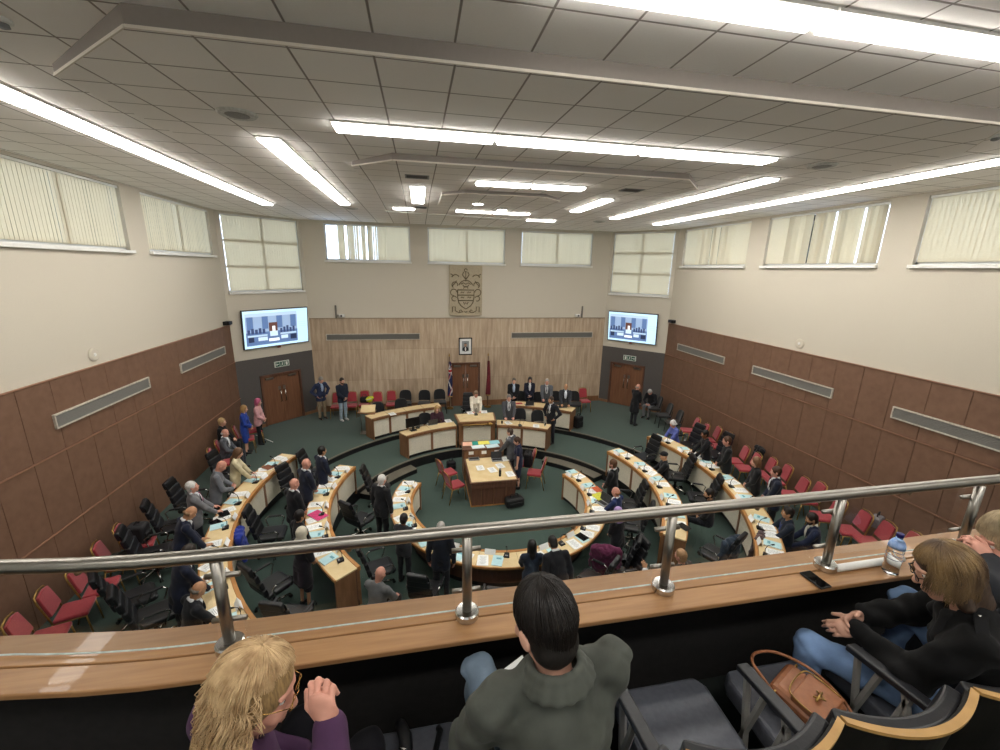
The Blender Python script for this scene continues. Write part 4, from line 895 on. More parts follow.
    for i in range(8):
        for j in range(i+1, 8):
            if np.abs(O[i]-O[j]).sum() != 1: continue
            mk = (vals[:, i] < 0) != (vals[:, j] < 0); t = np.where(mk, vals[:, i]/np.where(mk, vals[:, i]-vals[:, j], 1), 0)
            acc += mk[:, None]*(O[i]+t[:, None]*(O[j]-O[i])); num += mk
    verts = lo+vox*(cell+acc/num[:, None])
    idx = np.full(n-1, -1, np.int32); idx[tuple(cell.T)] = np.arange(m); quads = []
    for ax in range(3):
        s0 = [slice(None)]*3; s1 = [slice(None)]*3; s0[ax] = slice(0, -1); s1[ax] = slice(1, None)
        A = ins[tuple(s0)]; B = ins[tuple(s1)]; e = np.argwhere(A != B); b, c = (ax+1) % 3, (ax+2) % 3
        e = e[(e[:, b] > 0) & (e[:, c] > 0) & (e[:, b] < n[b]-1) & (e[:, c] < n[c]-1)]
        fl = A[tuple(e.T)]; q = []
        for db, dc in ((1, 1), (0, 1), (0, 0), (1, 0)):
            f = e.copy(); f[:, b] -= db; f[:, c] -= dc; q.append(idx[tuple(f.T)])
        q = np.stack(q, 1); q[~fl] = q[~fl][:, ::-1]; quads.append(q)
    quads = np.concatenate(quads); quads = quads[(quads >= 0).all(1)]
    return verts, quads
def np_obj(name, verts, quads, m, parent):
    me = bpy.data.meshes.new(name); nq = len(quads)
    me.vertices.add(len(verts)); me.vertices.foreach_set('co', np.asarray(verts, np.float32).ravel())
    me.loops.add(nq*4); me.loops.foreach_set('vertex_index', np.asarray(quads, np.int32).ravel())
    me.polygons.add(nq); me.polygons.foreach_set('loop_start', np.arange(0, nq*4, 4, dtype=np.int32)); me.polygons.foreach_set('use_smooth', np.ones(nq, bool))
    me.materials.append(m); me.update(calc_edges=True); me.validate()
    o = bpy.data.objects.new(name, me); C.objects.link(o); o.parent = parent; return o
def unit(v): v = np.asarray(v, float); return v/max(np.linalg.norm(v), 1e-9)
def rot(ax, deg):
    return np.array(Matrix.Rotation(R_(deg), 3, ax))
I3 = np.eye(3)
def ik(s, w, l1, l2, pole):
    d = w-s; L = np.linalg.norm(d)
    if L > (l1+l2)*.995: w = s+d*(l1+l2)*.995/L; d = w-s; L = np.linalg.norm(d)
    a = (l1*l1-l2*l2+L*L)/(2*L); h = math.sqrt(max(l1*l1-a*a, 0)); u = d/L
    p = pole-u*(pole @ u); return s+u*a+unit(p)*h, w
def hand_prims(w, f, wide, sg, curl=.5, r=.0085, sc=1.0):
    """palm, four bent fingers of different length and a thumb; f along the hand, wide towards the thumb side"""
    f = unit(f); wide = unit(wide-f*(wide @ f)); nrm = np.cross(f, wide)*sg
    pr = [('c', w, w+f*.03*sc, .024*sc, .026*sc), ('e', w+f*.055*sc, np.array([.043, .014, .045])*sc, np.stack([wide, nrm, f], 1))]
    for i, (o, L) in enumerate(((.03, .072), (.01, .082), (-.011, .076), (-.031, .058))):
        b = w+f*(.088-.004*abs(i-1))*sc+wide*o*sc; c1 = curl*(.55+.12*i); d1 = f*cos(c1)-nrm*sin(c1); c2 = c1+curl*1.1; d2 = f*cos(c2)-nrm*sin(c2)
        m = b+d1*L*.5*sc; e = m+d2*L*.5*sc
        pr += [('c', b-f*.02*sc, m, r*1.1*sc, r*sc, .006), ('c', m, e, r*sc, r*.8*sc, .004)]
    b = w+f*.025*sc+wide*.03*sc; m = b+(f*.6+wide*.65-nrm*.25)*.042*sc; e = m+(f*.85+wide*.15-nrm*.4*curl)*.035*sc
    pr += [('c', b, m, .0125*sc, .0105*sc, .012), ('c', m, e, .0105*sc, .0085*sc, .004)]
    return pr
SKINS = {'fair': '#d0a08a', 'pink': '#cf9683', 'tan': '#b98a68', 'brown': '#8a5c42', 'dark': '#5f3f2e'}
def cloth(c, near=False): return mat(c, .85, noise=.06 if near else .05, scale=11 if near else 14, sheen=.03 if near else .12, spec=.2, bump=.45 if near else .05, key='cloth')
NP = [0]
def person(label, pos, heading, H=1.75, pose='stand', lean=4, side=0, head=(0, 0, 0), hands='clasp', top='#20242e', bottom='#1d1f24',
           hair=('short', '#3a2a20'), skin='fair', shirt=None, tie=None, female=False, vox=.0125, gv=.016, coat=0, seat=.45, knees=None,
           shoes='#17161a', skirt=False, curl=.6, extras=None, noise=None, sleeves=1.0, detail=False, reach=None, headpx=None, shrug=0., reachW=None, kneesW=None, hdir=None):
    NP[0] += 1; s = H/1.75
    t = thing('person', label, 'person', pos, -R_(heading)); sit = pose == 'sit'
    hip = V(0, 0, seat+.09) if sit else V(0, 0, .93)
    T = rot('Y', side) @ rot('X', -lean)       # torso frame
    def tp(x, y, z): return hip+T @ V(x, y, z)
    fw = .92 if female else 1.0; shx = .19*fw
    chest = tp(0, .005, .36); neck = tp(0, -.01, .54); sh = {q: tp(q*shx, -.01+shrug*.4, .475+shrug) for q in (-1, 1)}
    Hd = T @ rot('Z', -head[0]) @ rot('X', -head[1]) @ rot('Y', head[2]); hc = neck+T @ V(0, .02, .055)+Hd @ V(0, .015, .09)
    def hp(x, y, z): return hc+Hd @ V(x, y, z)
    Rw = rot('Z', -heading)
    if headpx:      # stand so that the head is where the photograph shows it
        w = at(headpx[0], headpx[1], pos[2]+hc[2]*s); o = Rw @ (hc*s); t.location = (w[0]-o[0], w[1]-o[1], pos[2])
    L0 = np.array(t.location)
    loc = lambda q: Rw.T @ (np.asarray(q, float)-L0)/s
    if kneesW: knees = [loc(q) for q in kneesW]
    if reachW: reach = [None if q is None else loc(q) for q in reachW]
    # legs
    legs = {}
    for q in (-1, 1):
        h = hip+V(q*.09, 0, -.02)
        if sit:
            kn = V(*knees[0 if q < 0 else 1]) if knees else V(q*.12, .45, seat+.07); an = V(kn[0]*1.02, kn[1]-.02, .08)
        else: kn = V(q*.1, .015, .5); an = V(q*.105, -.01, .085)
        legs[q] = (h, kn, an)
    # arms
    wr = {}; el = {}
    for q in (-1, 1):
        if reach and reach[0 if q < 0 else 1] is not None: w = V(*reach[0 if q < 0 else 1])
        elif hands == 'clasp': w = tp(q*.045, .2, .03+.02*q)
        elif hands == 'hang': w = tp(q*.25, .05, -.06)
        elif hands == 'desk': w = tp(q*.13, .36, .1)
        elif hands == 'desklow': w = tp(q*.14, .38, .0)
        elif hands == 'lap': w = hip+V(q*.07, .3, .1)
        elif hands == 'read': w = tp(q*.1, .3, .16)
        elif hands == 'hips': w = tp(q*.2, .06, .05)
        pole = T @ (V(q*.8, -.3, -.5) if hands in ('read', 'desk', 'desklow', 'lap', 'clasp', 'hang') else V(q*1, -.5, 0))
        el[q], wr[q] = ik(sh[q], w, .29, .255, pole)
    # ---- the body, one continuous skin
    pr = [('e', hp(0, .0, .025), V(.073, .092, .098), Hd), ('e', hp(0, .022, -.045), V(.056, .068, .075), Hd, .03), ('e', hp(0, .058, -.1), V(.026, .022, .02), Hd, .02),
          ('c', neck-T @ V(0, 0, .06), hp(0, -.02, -.05), .056*fw, .05*fw, .03)]
    pr += [('c', hp(0, .088, .015), hp(0, .108, -.03), .009, .0145, .012), ('c', hp(-.016, .096, -.031), hp(.016, .096, -.031), .0075, .0075, .006),
           ('e', hp(0, .087, -.066), V(.025, .013, .006), Hd, .006), ('e', hp(0, .085, -.077), V(.021, .013, .007), Hd, .006)]
    for q in (-1, 1):
        pr += [('e', hp(q*.078, -.008, -.012), V(.012, .022, .033), Hd @ rot('Y', q*8), .008), ('c', hp(q*.014, .09, .032), hp(q*.05, .078, .034), .01, .008, .012), ('e', hp(q*.042, .07, -.03), V(.024, .02, .022), Hd, .02)]
    subs = [('e', hp(q*.033, .1, .012), V(.017, .014, .0105), Hd) for q in (-1, 1)]
    pr += [('e', tp(0, 0, .36), V(.14*fw, .09, .19), T), ('e', tp(0, 0, .14), V(.12, .085, .16), T), ('e', hip, V(.13, .095, .12), I3), ('c', tp(-shx*.7, .01, .45), tp(shx*.7, .01, .45), .03, .03)]
    for q in (-1, 1):
        pr += [('c', sh[q], el[q], .044, .037), ('c', el[q], wr[q], .036, .025)]
        f = wr[q]-el[q]
        if hands == 'clasp': hf = unit(f)*.5+T @ V(-q*.8, .25, -.2); wd = T @ V(0, .6, .8)
        elif hands in ('desk', 'desklow'): hf = V(-q*.15, 1, -.1); wd = V(-q, 0, .1)
        elif hands == 'lap': hf = V(-q*.5, .8, -.25); wd = V(-q, .2, .6)
        elif hands == 'read': hf = unit(f)+T @ V(-q*.5, .2, .3); wd = V(0, .3, 1)
        else: hf = f; wd = T @ V(0, 1, 0)
        if hdir and hdir[0 if q < 0 else 1] is not None: hf, wd = [Rw.T @ V(*x) for x in hdir[0 if q < 0 else 1]]
        pr += hand_prims(wr[q], hf, wd, q, curl)
        h, kn, an = legs[q]; pr += [('c', h, kn, .055, .036), ('c', kn, an, .036, .03), ('e', an+V(0, .06, -.045), V(.036, .11, .03), I3)]
    v, qd = sdf_mesh(pr, vox, .02, subs); np_obj('body', v*s, qd, mat(SKINS[skin], .55, noise=.03, scale=30, key='skin'), t)
    # ---- eyes
    if detail or vox < .013:
        e = MB()
        for q in (-1, 1): e.ell(hp(q*.033, .0755, .012)*s, (.0115*s,)*3, nu=10, nv=6); e.cur = 1; e.ell(hp(q*.033, .0845, .012)*s, (.0055*s, .0035*s, .0055*s), Matrix(Hd.tolist()), nu=8, nv=5); e.cur = 0
        e.build('eyes', [WHITE, mat('#2a211c', .3, key='iris')], t, smooth=True)
    # ---- top garment
    g = .024 if not coat else .026*coat
    tg = [('e', tp(0, .004, .36), V(.155*fw+g, .098+g, .2), T, .05), ('e', tp(0, .006, .15), V((.14 if not female else .12)+g, .1+g, .2), T, .05), ('c', sh[-1]+T @ V(.04, 0, .0), tp(-.03, -.01+shrug*.4, .525+shrug*.6), .05, .055, .04), ('c', sh[1]-T @ V(.04, 0, .0), tp(.03, -.01+shrug*.4, .525+shrug*.6), .05, .055, .04)]
    tg += [('c', tp(-.05, -.015, .53), tp(.05, -.015, .53), .045, .045, .03)]
    if female: tg += [('e', tp(q*.07, .085, .33), V(.07, .06, .07), T, .04) for q in (-1, 1)]
    zl = (.0 if sit else -.12)-(.18 if coat and not sit else 0)
    tg += [('c', tp(q*.075, .0, .06), (hip+V(q*.08, -.005, zl)), .098+g*.6, .098+g*.6+(.02 if coat else 0), .05) for q in (-1, 1)]
    for q in (-1, 1):
        e2 = el[q]+(wr[q]-el[q])*(.93 if sleeves >= 1 else 0.05)
        tg += [('c', sh[q], el[q], .056+g*.4, .05+g*.4, .05), ('c', el[q], e2, .048+g*.4, .038+g*.4, .02)] if sleeves >= 1 else [('c', sh[q], sh[q]+(el[q]-sh[q])*.6, .06, .055, .03)]
    cut = [('c', neck+T @ V(0, .03, .03), neck+T @ V(0, .06, .25), .062, .09)]
    for q in (-1, 1):
        pass
    v, qd = sdf_mesh(tg, gv, .03, cut, noise or (.0035, 21., NP[0]*1.3)); np_obj('jacket' if shirt else 'top', v*s, qd, cloth(top, detail), t)
    if shirt:       # shirt front showing between the lapels, with collar and tie
        sp = [('e', tp(0, .064+g, .38), V(.066, .066, .165), T @ rot('X', 6)), ('c', tp(-.035, .035, .545), tp(.035, .035, .545), .026, .026), ('c', tp(-.05, -.03, .565), tp(.05, -.03, .565), .03, .03, .03)]
        for q in (-1, 1):
            v, qd = sdf_mesh([('c', wr[q]-(wr[q]-el[q])*.1, wr[q]+unit(wr[q]-el[q])*.005, .037, .036)], gv*.7, .01); np_obj('cuff', v*s, qd, cloth(shirt), t)
        v, qd = sdf_mesh(sp, gv*.8, .012); np_obj('shirt', v*s, qd, cloth(shirt), t)
        if tie:
            sp = [('c', tp(0, .082+g, .53), tp(0, .125+g, .36), .016, .024), ('c', tp(0, .125+g, .36), tp(0, .11+g, .27), .024, .014)]
            v, qd = sdf_mesh(sp, .009, .01); np_obj('tie', v*s, qd, mat(tie, .5, noise=.1, scale=60, key='tie'), t)
        lp = MB()
        for q in (-1, 1): lp.add([np.array(x)*s for x in (tp(q*.075, .085+g, .52), tp(q*.03, .118+g, .27), tp(q*.095, .115+g, .4), tp(q*.1, .1+g, .47), tp(q*.07, .075+g, .525), tp(q*.028, .1+g, .265), tp(q*.09, .098+g, .4), tp(q*.1, .085+g, .46))], [(0, 1, 2, 3), (4, 7, 6, 5), (0, 4, 5, 1), (1, 5, 6, 2), (2, 6, 7, 3), (3, 7, 4, 0)])
        lp.build('lapels', cloth(top, detail), t)
    # ---- lower garment and shoes
    bg = [('e', hip+V(0, -.005, 0), V(.155, .115, .13), I3)]
    for q in (-1, 1):
        h, kn, an = legs[q]
        if skirt: bg += [('c', h, kn+V(0, 0, -.02), .105, .085, .06)]
        else: bg += [('c', h, kn, .088, .066, .03), ('c', kn, an+V(0, 0, .02), .064, .052)]
    v, qd = sdf_mesh(bg, gv, .03, noise=(noise or (.0025, 19., NP[0]))); np_obj('skirt' if skirt else 'trousers', v*s, qd, cloth(bottom, detail), t)
    for q in (-1, 1):
        an = legs[q][2]; v, qd = sdf_mesh([('c', an+V(0, -.02, -.03), an+V(0, .13, -.05), .042, .034), ('c', an+V(0, -.015, 0), an+V(0, 0, -.04), .04, .042)], .013, .02); np_obj('shoe', v*s, qd, mat(shoes, .4, key='shoe'), t)
    # ---- hair
    st, hcol = hair; hm = mat(hcol, .5, noise=.14, scale=60, stretch=(3, 3, .5), bump=.1, key='hair'); hpz = []
    cut = [('e', hp(0, .105, -.035), V(.07, .07, .085), Hd), ('c', hp(-.09, .05, -.1), hp(.09, .05, -.1), .06, .06)]
    if st in ('short', 'long', 'bun', 'bob', 'curly'):
        k_ = .012 if st == 'short' else .02
        hpz = [('e', hp(0, -.012, .035), V(.076+k_*.6, .094+k_*.6, .096+k_), Hd), ('e', hp(0, -.04, -.03), V(.068+k_*.5, .055+k_*.5, .07), Hd)]
        if st in ('long', 'bob'):
            dz = -.16 if st == 'long' else -.1
            hpz += [('c', hp(q*.06, -.01, .0), hp(q*.07, -.02, dz), .034, .03, .03) for q in (-1, 1)]+[('c', hp(0, -.05, .0), hp(0, -.075, dz-.02), .06, .05, .04)]
            if st == 'long': hpz += [('c', hp(0, -.075, dz), hp(0, -.09, dz-.12), .06, .03, .04)]
            cut = [('e', hp(0, .115, -.03), V(.06, .07, .09), Hd), ('c', hp(0, .09, -.05), hp(0, .07, -.2), .05, .05)]
        if st == 'bun': hpz += [('e', hp(0, -.1, .03), V(.04, .035, .04), Hd)]
        if st == 'curly': hpz += [('e', hp(random.uniform(-.07, .07), random.uniform(-.1, .03), random.uniform(-.04, .12)), V(.035, .035, .035), Hd) for _ in range(22)]
    elif st == 'fringe':     # bald on top
        hpz = [('c', hp(q*.066, .0, .0), hp(q*.05, -.07, -.015), .022, .026) for q in (-1, 1)]+[('c', hp(-.04, -.082, -.01), hp(.04, -.082, -.01), .024, .024)]; cut = []
    elif st == 'hijab':
        hpz = [('e', hp(0, -.01, .03), V(.092, .108, .11), Hd), ('c', hp(0, -.02, -.06), neck+T @ V(0, .01, -.02), .085, .11, .05), ('c', neck+T @ V(-.08, 0, -.04), neck+T @ V(.08, 0, -.04), .07, .07, .05), ('e', neck+T @ V(0, .06, -.1), V(.1, .05, .1), T)]
        cut = [('e', hp(0, .115, -.02), V(.056, .07, .08), Hd)]
    elif st == 'cap':
        hpz = [('e', hp(0, -.005, .06), V(.086, .102, .075), Hd), ('e', hp(0, .09, .06), V(.06, .05, .012), Hd)]; cut = []
    if hpz:
        v, qd = sdf_mesh(hpz, min(vox, .012), .012, cut, ((.0006 if detail else .0018), 90., 1.) if st != 'hijab' else (.002, 45., 1.)); np_obj({'hijab': 'headscarf', 'cap': 'hood'}.get(st, 'hair'), v*s, qd, hm if st not in ('hijab', 'cap') else cloth(hcol), t)
    info = dict(root=t, hp=hp, tp=tp, Hd=Hd, T=T, s=s, hc=hc, wr=wr, el=el, sh=sh, hip=hip, legs=legs, neck=neck)
    if extras: extras(info)
    return info
def beard(c):
    def f(I):
        v, q = sdf_mesh([('e', I['hp'](0, .052, -.082), V(.052, .046, .042), I['Hd']), ('c', I['hp'](-.06, .02, -.05), I['hp'](-.035, .06, -.09), .018, .02), ('c', I['hp'](.06, .02, -.05), I['hp'](.035, .06, -.09), .018, .02), ('c', I['hp'](-.022, .096, -.056), I['hp'](.022, .096, -.056), .007, .007)], .008, .015, [('e', I['hp'](0, .1, -.068), V(.022, .03, .008), I['Hd'])]); np_obj('beard', v*I['s'], q, mat(c, .8, noise=.1, scale=80, key='beard'), I['root'])
    return f
def glasses(c='#2a2422', r=.0016, metal=False):
    def f(I):
        hp, s = I['hp'], I['s']; b = MB()
        for q in (-1, 1):
            b.tube([hp(q*.034+.023*cos(2*pi*i/20), .112-.006*abs(cos(2*pi*i/20)), .008+.018*sin(2*pi*i/20))*s for i in range(20)], r, 6, closed=True)
            b.tube([hp(q*.057, .105, .014)*s, hp(q*.077, .06, .016)*s, hp(q*.083, -.005, .01)*s, hp(q*.08, -.03, -.01)*s], r, 6)
        b.tube([hp(-.011, .113, .01)*s, hp(0, .116, .014)*s, hp(.011, .113, .01)*s], r, 6)
        b.build('glasses', mat(c, .2, metal=.9, key='spec') if metal else mat(c, .35, key='spec'), I['root'], smooth=True)
    return f
def lanyard(c='#3f4f9a'):
    def f(I):
        tp, s = I['tp'], I['s']; b = MB(); b.tube([tp(-.06, .04, .53)*s, tp(-.05, .125, .42)*s, tp(0, .145, .2)*s, tp(.05, .125, .42)*s, tp(.06, .04, .53)*s], .006, 6); b.build('lanyard', mat(c, .6, key='lanyard'), I['root']); MB().box(tp(0, .15, .16)*s, (.06, .008, .085)).build('badge', PAPER, I['root'])
    return f
def both(*fs):
    def f(I):
        for x in fs: x(I)
    return f
def strands(I, name, m, n, theta, drop, rad=.0014, radii=(.088, .104, .108), wave=0., seed=1, crown=(0, -.013, .038), phi_ok=None, tip=.4, spread=0.0, lift=.0):
    """combed hair: many fine tapered locks from the crown over the skull, then falling"""
    rg = random.Random(seed); b = MB(); s = I['s']
    for _ in range(n):
        ph = rg.uniform(-180, 180)
        if phi_ok and not phi_ok(ph): continue
        th1 = theta(ph)*rg.uniform(.88, 1.03); th0 = rg.uniform(1, 9) if rg.random() < .6 else rg.uniform(1, min(60, th1*.8)); k = rg.uniform(.985, 1.05)+lift*rg.random(); pts = []; w0 = rg.uniform(0, 6.3); dl = drop(ph)*rg.uniform(.8, 1.06)
        N = 8; M_ = 7 if dl > 0 else 0
        for i in range(N+1):
            th = R_(th0+(th1-th0)*i/N); a = R_(ph+rg.uniform(-1, 1)); h_ = sin(th) if th < pi/2 else 1-.3*(th-pi/2); x = radii[0]*k*h_*sin(a); y = radii[1]*k*h_*cos(a); z = radii[2]*k*cos(th)
            pts.append(I['hp'](crown[0]+x, crown[1]+y, crown[2]+z))
        if M_:
            p = pts[-1]; out = unit((p-I['hp'](*crown))*V(1, 1, 0)); dn = V(0, 0, -1.)
            for i in range(1, M_+1):
                f = i/M_; pts.append(p+dn*dl*f+out*(spread*sin(pi*.5*f)+wave*sin(w0+f*7.5))+np.cross(out, dn)*wave*.8*cos(w0+f*6))
        rr = [rad*(1-(1-tip)*i/(len(pts)-1)) for i in range(len(pts))]; b.tube([q*s for q in pts], rr, 4, caps=False)
    return b.build(name, m, I['root'], smooth=True)

# ================================================================ WHO STANDS WHERE
def hd(q, tx, ty): return math.degrees(math.atan2(tx-q[0], ty-q[1]))
def stand(label, px, py, zf, look, H=1.74, dz=0, **kw):
    q = at(px, py, zf+H-.135-dz); q[2] = zf
    h = look if not isinstance(look, tuple) else hd(q, *look)
    return person(label, q, h, H, 'stand', headpx=(px, py), **kw)
def sitp(label, px, py, zf, look, H=1.72, dz=0, **kw):
    q = at(px, py, zf+(1.29)*H/1.75-dz); q[2] = zf
    h = look if not isinstance(look, tuple) else hd(q, *look)
    return person(label, q, h, H, 'sit', headpx=(px, py), **kw)
M_ = (0, 14.0); CC = (0, 10.5); NAVY = '#1c2236'; DGREY = '#33363c'; BLK = '#15161a'; GREY = '#6b6d72'; W = '#dfe2e6'
G = 'white'
# outer left bench
stand('man in a navy suit leaning over papers, lowest visible at the outer left bench', 190, 513, ZU, (0, 12), 1.74, lean=16, head=(0, 22, 0), hands='desklow', top=NAVY, shirt=W, hair=('fringe', '#8a6a4a'), skin='tan', curl=.3)
stand('white-haired man in a grey suit looking up at the outer left bench', 192, 487, ZU, (2, 14), 1.7, lean=2, head=(10, -12, 0), hands='desklow', top='#77787c', shirt=W, tie='#9a4a6a', hair=('short', '#e2e0dc'), skin='pink')
stand('bald man in a grey suit reading a white card at the outer left bench', 221, 466, ZU, (0, 12), 1.76, lean=10, head=(0, 26, 0), hands='read', top='#6e7177', bottom='#1b1c22', hair=('none', '#8a6a5a'), skin='pink')
stand('long-haired woman in a cream patterned blouse at the outer left bench', 238, 453, ZU, (3, 13), 1.66, lean=8, head=(0, 12, 0), hands='desklow', top='#cfc4a2', hair=('long', '#6f5138'), female=True)
sitp('elderly man in a grey suit sitting by the brown left wall', 225, 433, ZU, (-2, 13), 1.7, head=(0, 6, 0), hands='lap', top='#55585f', shirt=W, bottom='#3a3d44', hair=('fringe', '#b9b3ab'), skin='pink')
sitp('fair-haired woman in black sitting by the brown left wall', 222, 422, ZU, (-2, 14), 1.74, seat=.48, hands='lap', top=BLK, hair=('short', '#caa878'), female=True)
stand('fair-haired woman in a royal blue dress standing near the left door', 244, 409, ZU, (0, 15), 1.62, hands='clasp', top='#27439a', bottom='#27439a', hair=('bob', '#b5905c'), female=True, skirt=True)
stand('woman with pink hair and a pink jacket standing near the left door', 258, 402, ZU, (1, 15), 1.62, hands='clasp', top='#d9a5a8', bottom='#17171b', hair=('bob', '#c25f84'), female=True)
stand('man in a navy suit seen through the glass under the handrail at far left', 188, 553, ZU, (0, 12), 1.76, lean=14, head=(0, 20, 0), hands='desklow', top='#1a1f33', hair=('short', '#2c221c'), skin='tan', shirt=W)
sitp('bald man in a dark suit seen through the glass at the lower left bench', 198, 590, ZU, (0, 11), 1.78, lean=10, head=(0, 24, 0), hands='desk', top='#1d1e24', shirt=W, hair=('fringe', '#6a625a'), skin='tan', dz=.0)
# middle left bench
stand('dark-haired man in a navy suit, first at the dais end of the middle left bench', 322, 451, ZM, (1.5, 15), 1.76, hands='clasp', top=NAVY, shirt=W, hair=('short', '#15120f'), skin='tan')
stand('tall bald man in a navy suit with a grey tie at the middle left bench', 306, 464, ZM, (1.5, 15), 1.8, hands='clasp', top='#1e2334', shirt=W, tie='#7d8798', hair=('none', '#000000'), skin='pink')
stand('bald man in a black suit with clasped hands at the middle left bench', 294, 484, ZM, (1.5, 15), 1.76, hands='clasp', top='#191a20', shirt=W, tie='#3a4a78', hair=('none', '#000000'), skin='pink')
stand('woman with dark tied-back hair and glasses at the middle left bench', 300, 516, ZM, (2, 14), 1.6, hands='clasp', top='#16161b', hair=('bun', '#181414'), skin='tan', female=True)
stand('woman in a cream headscarf and black coat at the middle left bench', 302, 533, ZM, (2, 14), 1.64, hands='clasp', top='#18181d', bottom='#18181d', hair=('hijab', '#cfc9b8'), skin='tan', female=True, coat=1, skirt=True)
# horseshoe bench
stand('white-haired man in a black suit standing at the left of the horseshoe bench', 382, 480, 0, (1.5, 15), 1.78, hands='hang', top='#1a1b1f', bottom='#1a1b1f', shirt=W, hair=('short', '#e6e4e0'), skin='pink')
stand('woman with dark tied hair in a grey top at the left of the horseshoe bench', 404, 519, 0, (1, 14), 1.58, hands='desklow', top='#2e3034', hair=('bun', '#1d1815'), skin='brown', female=True)
sitp('bald man in a grey jacket with his back turned, seen through the glass', 380, 574, 0, (2, 14), 1.78, lean=8, head=(12, 10, 0), hands='desk', top='#6a6b6c', hair=('none', '#000000'), skin='pink', coat=1)
stand('grey-haired man in a dark suit with his back turned at the bottom of the horseshoe', 441, 528, 0, (.5, 15), 1.72, lean=3, hands='hang', top='#1d222e', bottom='#1c1d22', hair=('short', '#b4b1ac'), skin='pink')
stand('woman with long dark hair in navy at the bottom of the horseshoe', 532, 546, 0, (1, 15), 1.62, hands='desklow', top='#212a3a', bottom='#1a1c22', hair=('long', '#1a1716'), skin='tan', female=True)
stand('man in a black suit bending over the bottom of the horseshoe bench', 553, 543, 0, (-.5, 13), 1.78, lean=24, head=(0, 20, 0), hands='hang', top='#1b1c21', hair=('short', '#171310'), shirt=W, skin='tan')
stand('person in black with a lilac headscarf at the right of the horseshoe bench', 618, 512, 0, (-.5, 14), 1.6, hands='clasp', top='#1a1a1f', hair=('hijab', '#a48cbd'), skin='tan', female=True)
stand('bearded man in a black suit standing at the right of the horseshoe bench', 613, 464, 0, (-1.5, 14), 1.78, lean=2, hands='clasp', top='#17181c', shirt=W, hair=('short', '#6b4a30'), skin='pink', extras=beard('#7a5030'))
sitp('ginger-haired man in a blue suit sitting at the right of the horseshoe bench', 616, 492, 0, (-1.5, 14), 1.76, hands='desk', top='#22305a', shirt=W, hair=('fringe', '#9a5f3a'), skin='pink')
sitp('tan-haired head of someone close below the ledge by the right rail post', 681, 556, ZM, (0, 12), 1.76, hands='lap', top='#3a3533', hair=('short', '#b08a64'), skin='pink')
sitp('person in white raising a hand just above the ledge by a rail post', 653, 587, 0, (0, 12), 1.7, hands='read', reachW=(at(645, 563, 1.42), None), hdir=((( -.2, .3, 1), (1, 0, 0)), None), top="#d9dadb", hair=('short', '#3a2a20'), skin='tan')
# middle right bench
sitp('person in a black hooded coat sitting at the middle right bench', 664, 456, ZM, (-2, 13), 1.74, hands='desk', top='#16171b', hair=('cap', '#16171b'), skin='tan', coat=1)
sitp('bearded man with dark hair sitting at the middle right bench', 709, 494, ZM, (-2, 13), 1.74, hands='clasp', top='#191a20', hair=('short', '#1d1612'), skin='tan', extras=beard('#231a15'), head=(-20, 0, 0))
# outer right bench
sitp('white-haired woman in a blue patterned top sitting at the outer right bench', 673, 424, ZU, (-3, 12), 1.62, lean=10, head=(0, 12, 0), hands='desk', top='#5b66ac', hair=('curly', '#e6e4e2'), skin='pink', female=True)
stand('dark-coated person standing between chairs at the outer right bench', 705, 434, ZU, (-3, 13), 1.66, hands='desklow', lean=8, top='#17171b', hair=('short', '#14110f'), skin='brown', coat=1)
stand('brown-haired man in black standing at the outer right bench', 727, 441, ZU, (-3, 14), 1.78, hands='clasp', top='#17191c', bottom='#17181c', hair=('short', '#5a3d2a'), skin='pink')
stand('woman in a flowered black top standing at the outer right bench', 756, 462, ZU, (-3, 14), 1.66, hands='clasp', top='#1c1c1e', bottom='#18181b', hair=('bob', '#7d5a3e'), skin='fair', female=True)
stand('man in a navy suit with a dark red tie standing at the outer right bench', 776, 472, ZU, (-3, 14), 1.76, hands='clasp', top='#1c2233', shirt=W, tie='#6e2430', hair=('short', '#4a3020'), skin='pink')
sitp('person in navy with a lanyard seen through the glass at the outer right bench', 788, 513, ZU, (-3, 12), 1.76, hands='desk', top='#1b2230', hair=('short', '#241b16'), skin='tan', extras=lanyard())
sitp('dark-haired man in a navy jacket and white shirt seen through the glass at right', 812, 519, ZU, (-3, 13), 1.76, lean=8, head=(-10, 8, 0), hands='desk', top='#1f2740', shirt='#e4dfd2', hair=('short', '#2a1f19'), skin='tan', extras=beard('#3a2a22'))
# back of the room
stand('man in a navy blazer and beige trousers by the left of the stone wall', 321, 380, ZU, (0, 10), 1.78, hands='hips', lean=6, head=(0, 18, 0), top='#2a3350', shirt='#a9bedb', bottom='#8d7d66', hair=('short', '#9a948c'), skin='pink')
stand('man in a navy jumper and pale jeans by the left of the stone wall', 342, 381, ZU, (1, 10), 1.76, hands='clasp', top='#232a38', bottom='#97a7b5', hair=('short', '#2c211b'), skin='fair', shoes='#d8d8d8', extras=beard('#33261f'))
sitp('fair-haired woman in dark red at the left front dais bench', 437, 409, ZM, (0, 6), 1.7, lean=6, hands='desk', top='#3d2630', hair=('bob', '#c09c66'), skin='fair', female=True)
stand('presiding woman in a white jacket standing at the central pulpit desk', 476, 394, ZM+.1, (0, 2), 1.66, hands='desklow', lean=8, head=(0, 16, 0), top='#e3ddcd', hair=('short', '#8d7560'), skin='pink', female=True)
stand('man in a grey suit with a dark tie right of the presiding woman', 509, 398, ZM, (0, 2), 1.76, hands='desklow', lean=5, top='#4a4c52', shirt=W, tie='#20222a', hair=('short', '#8b8681'), skin='pink')
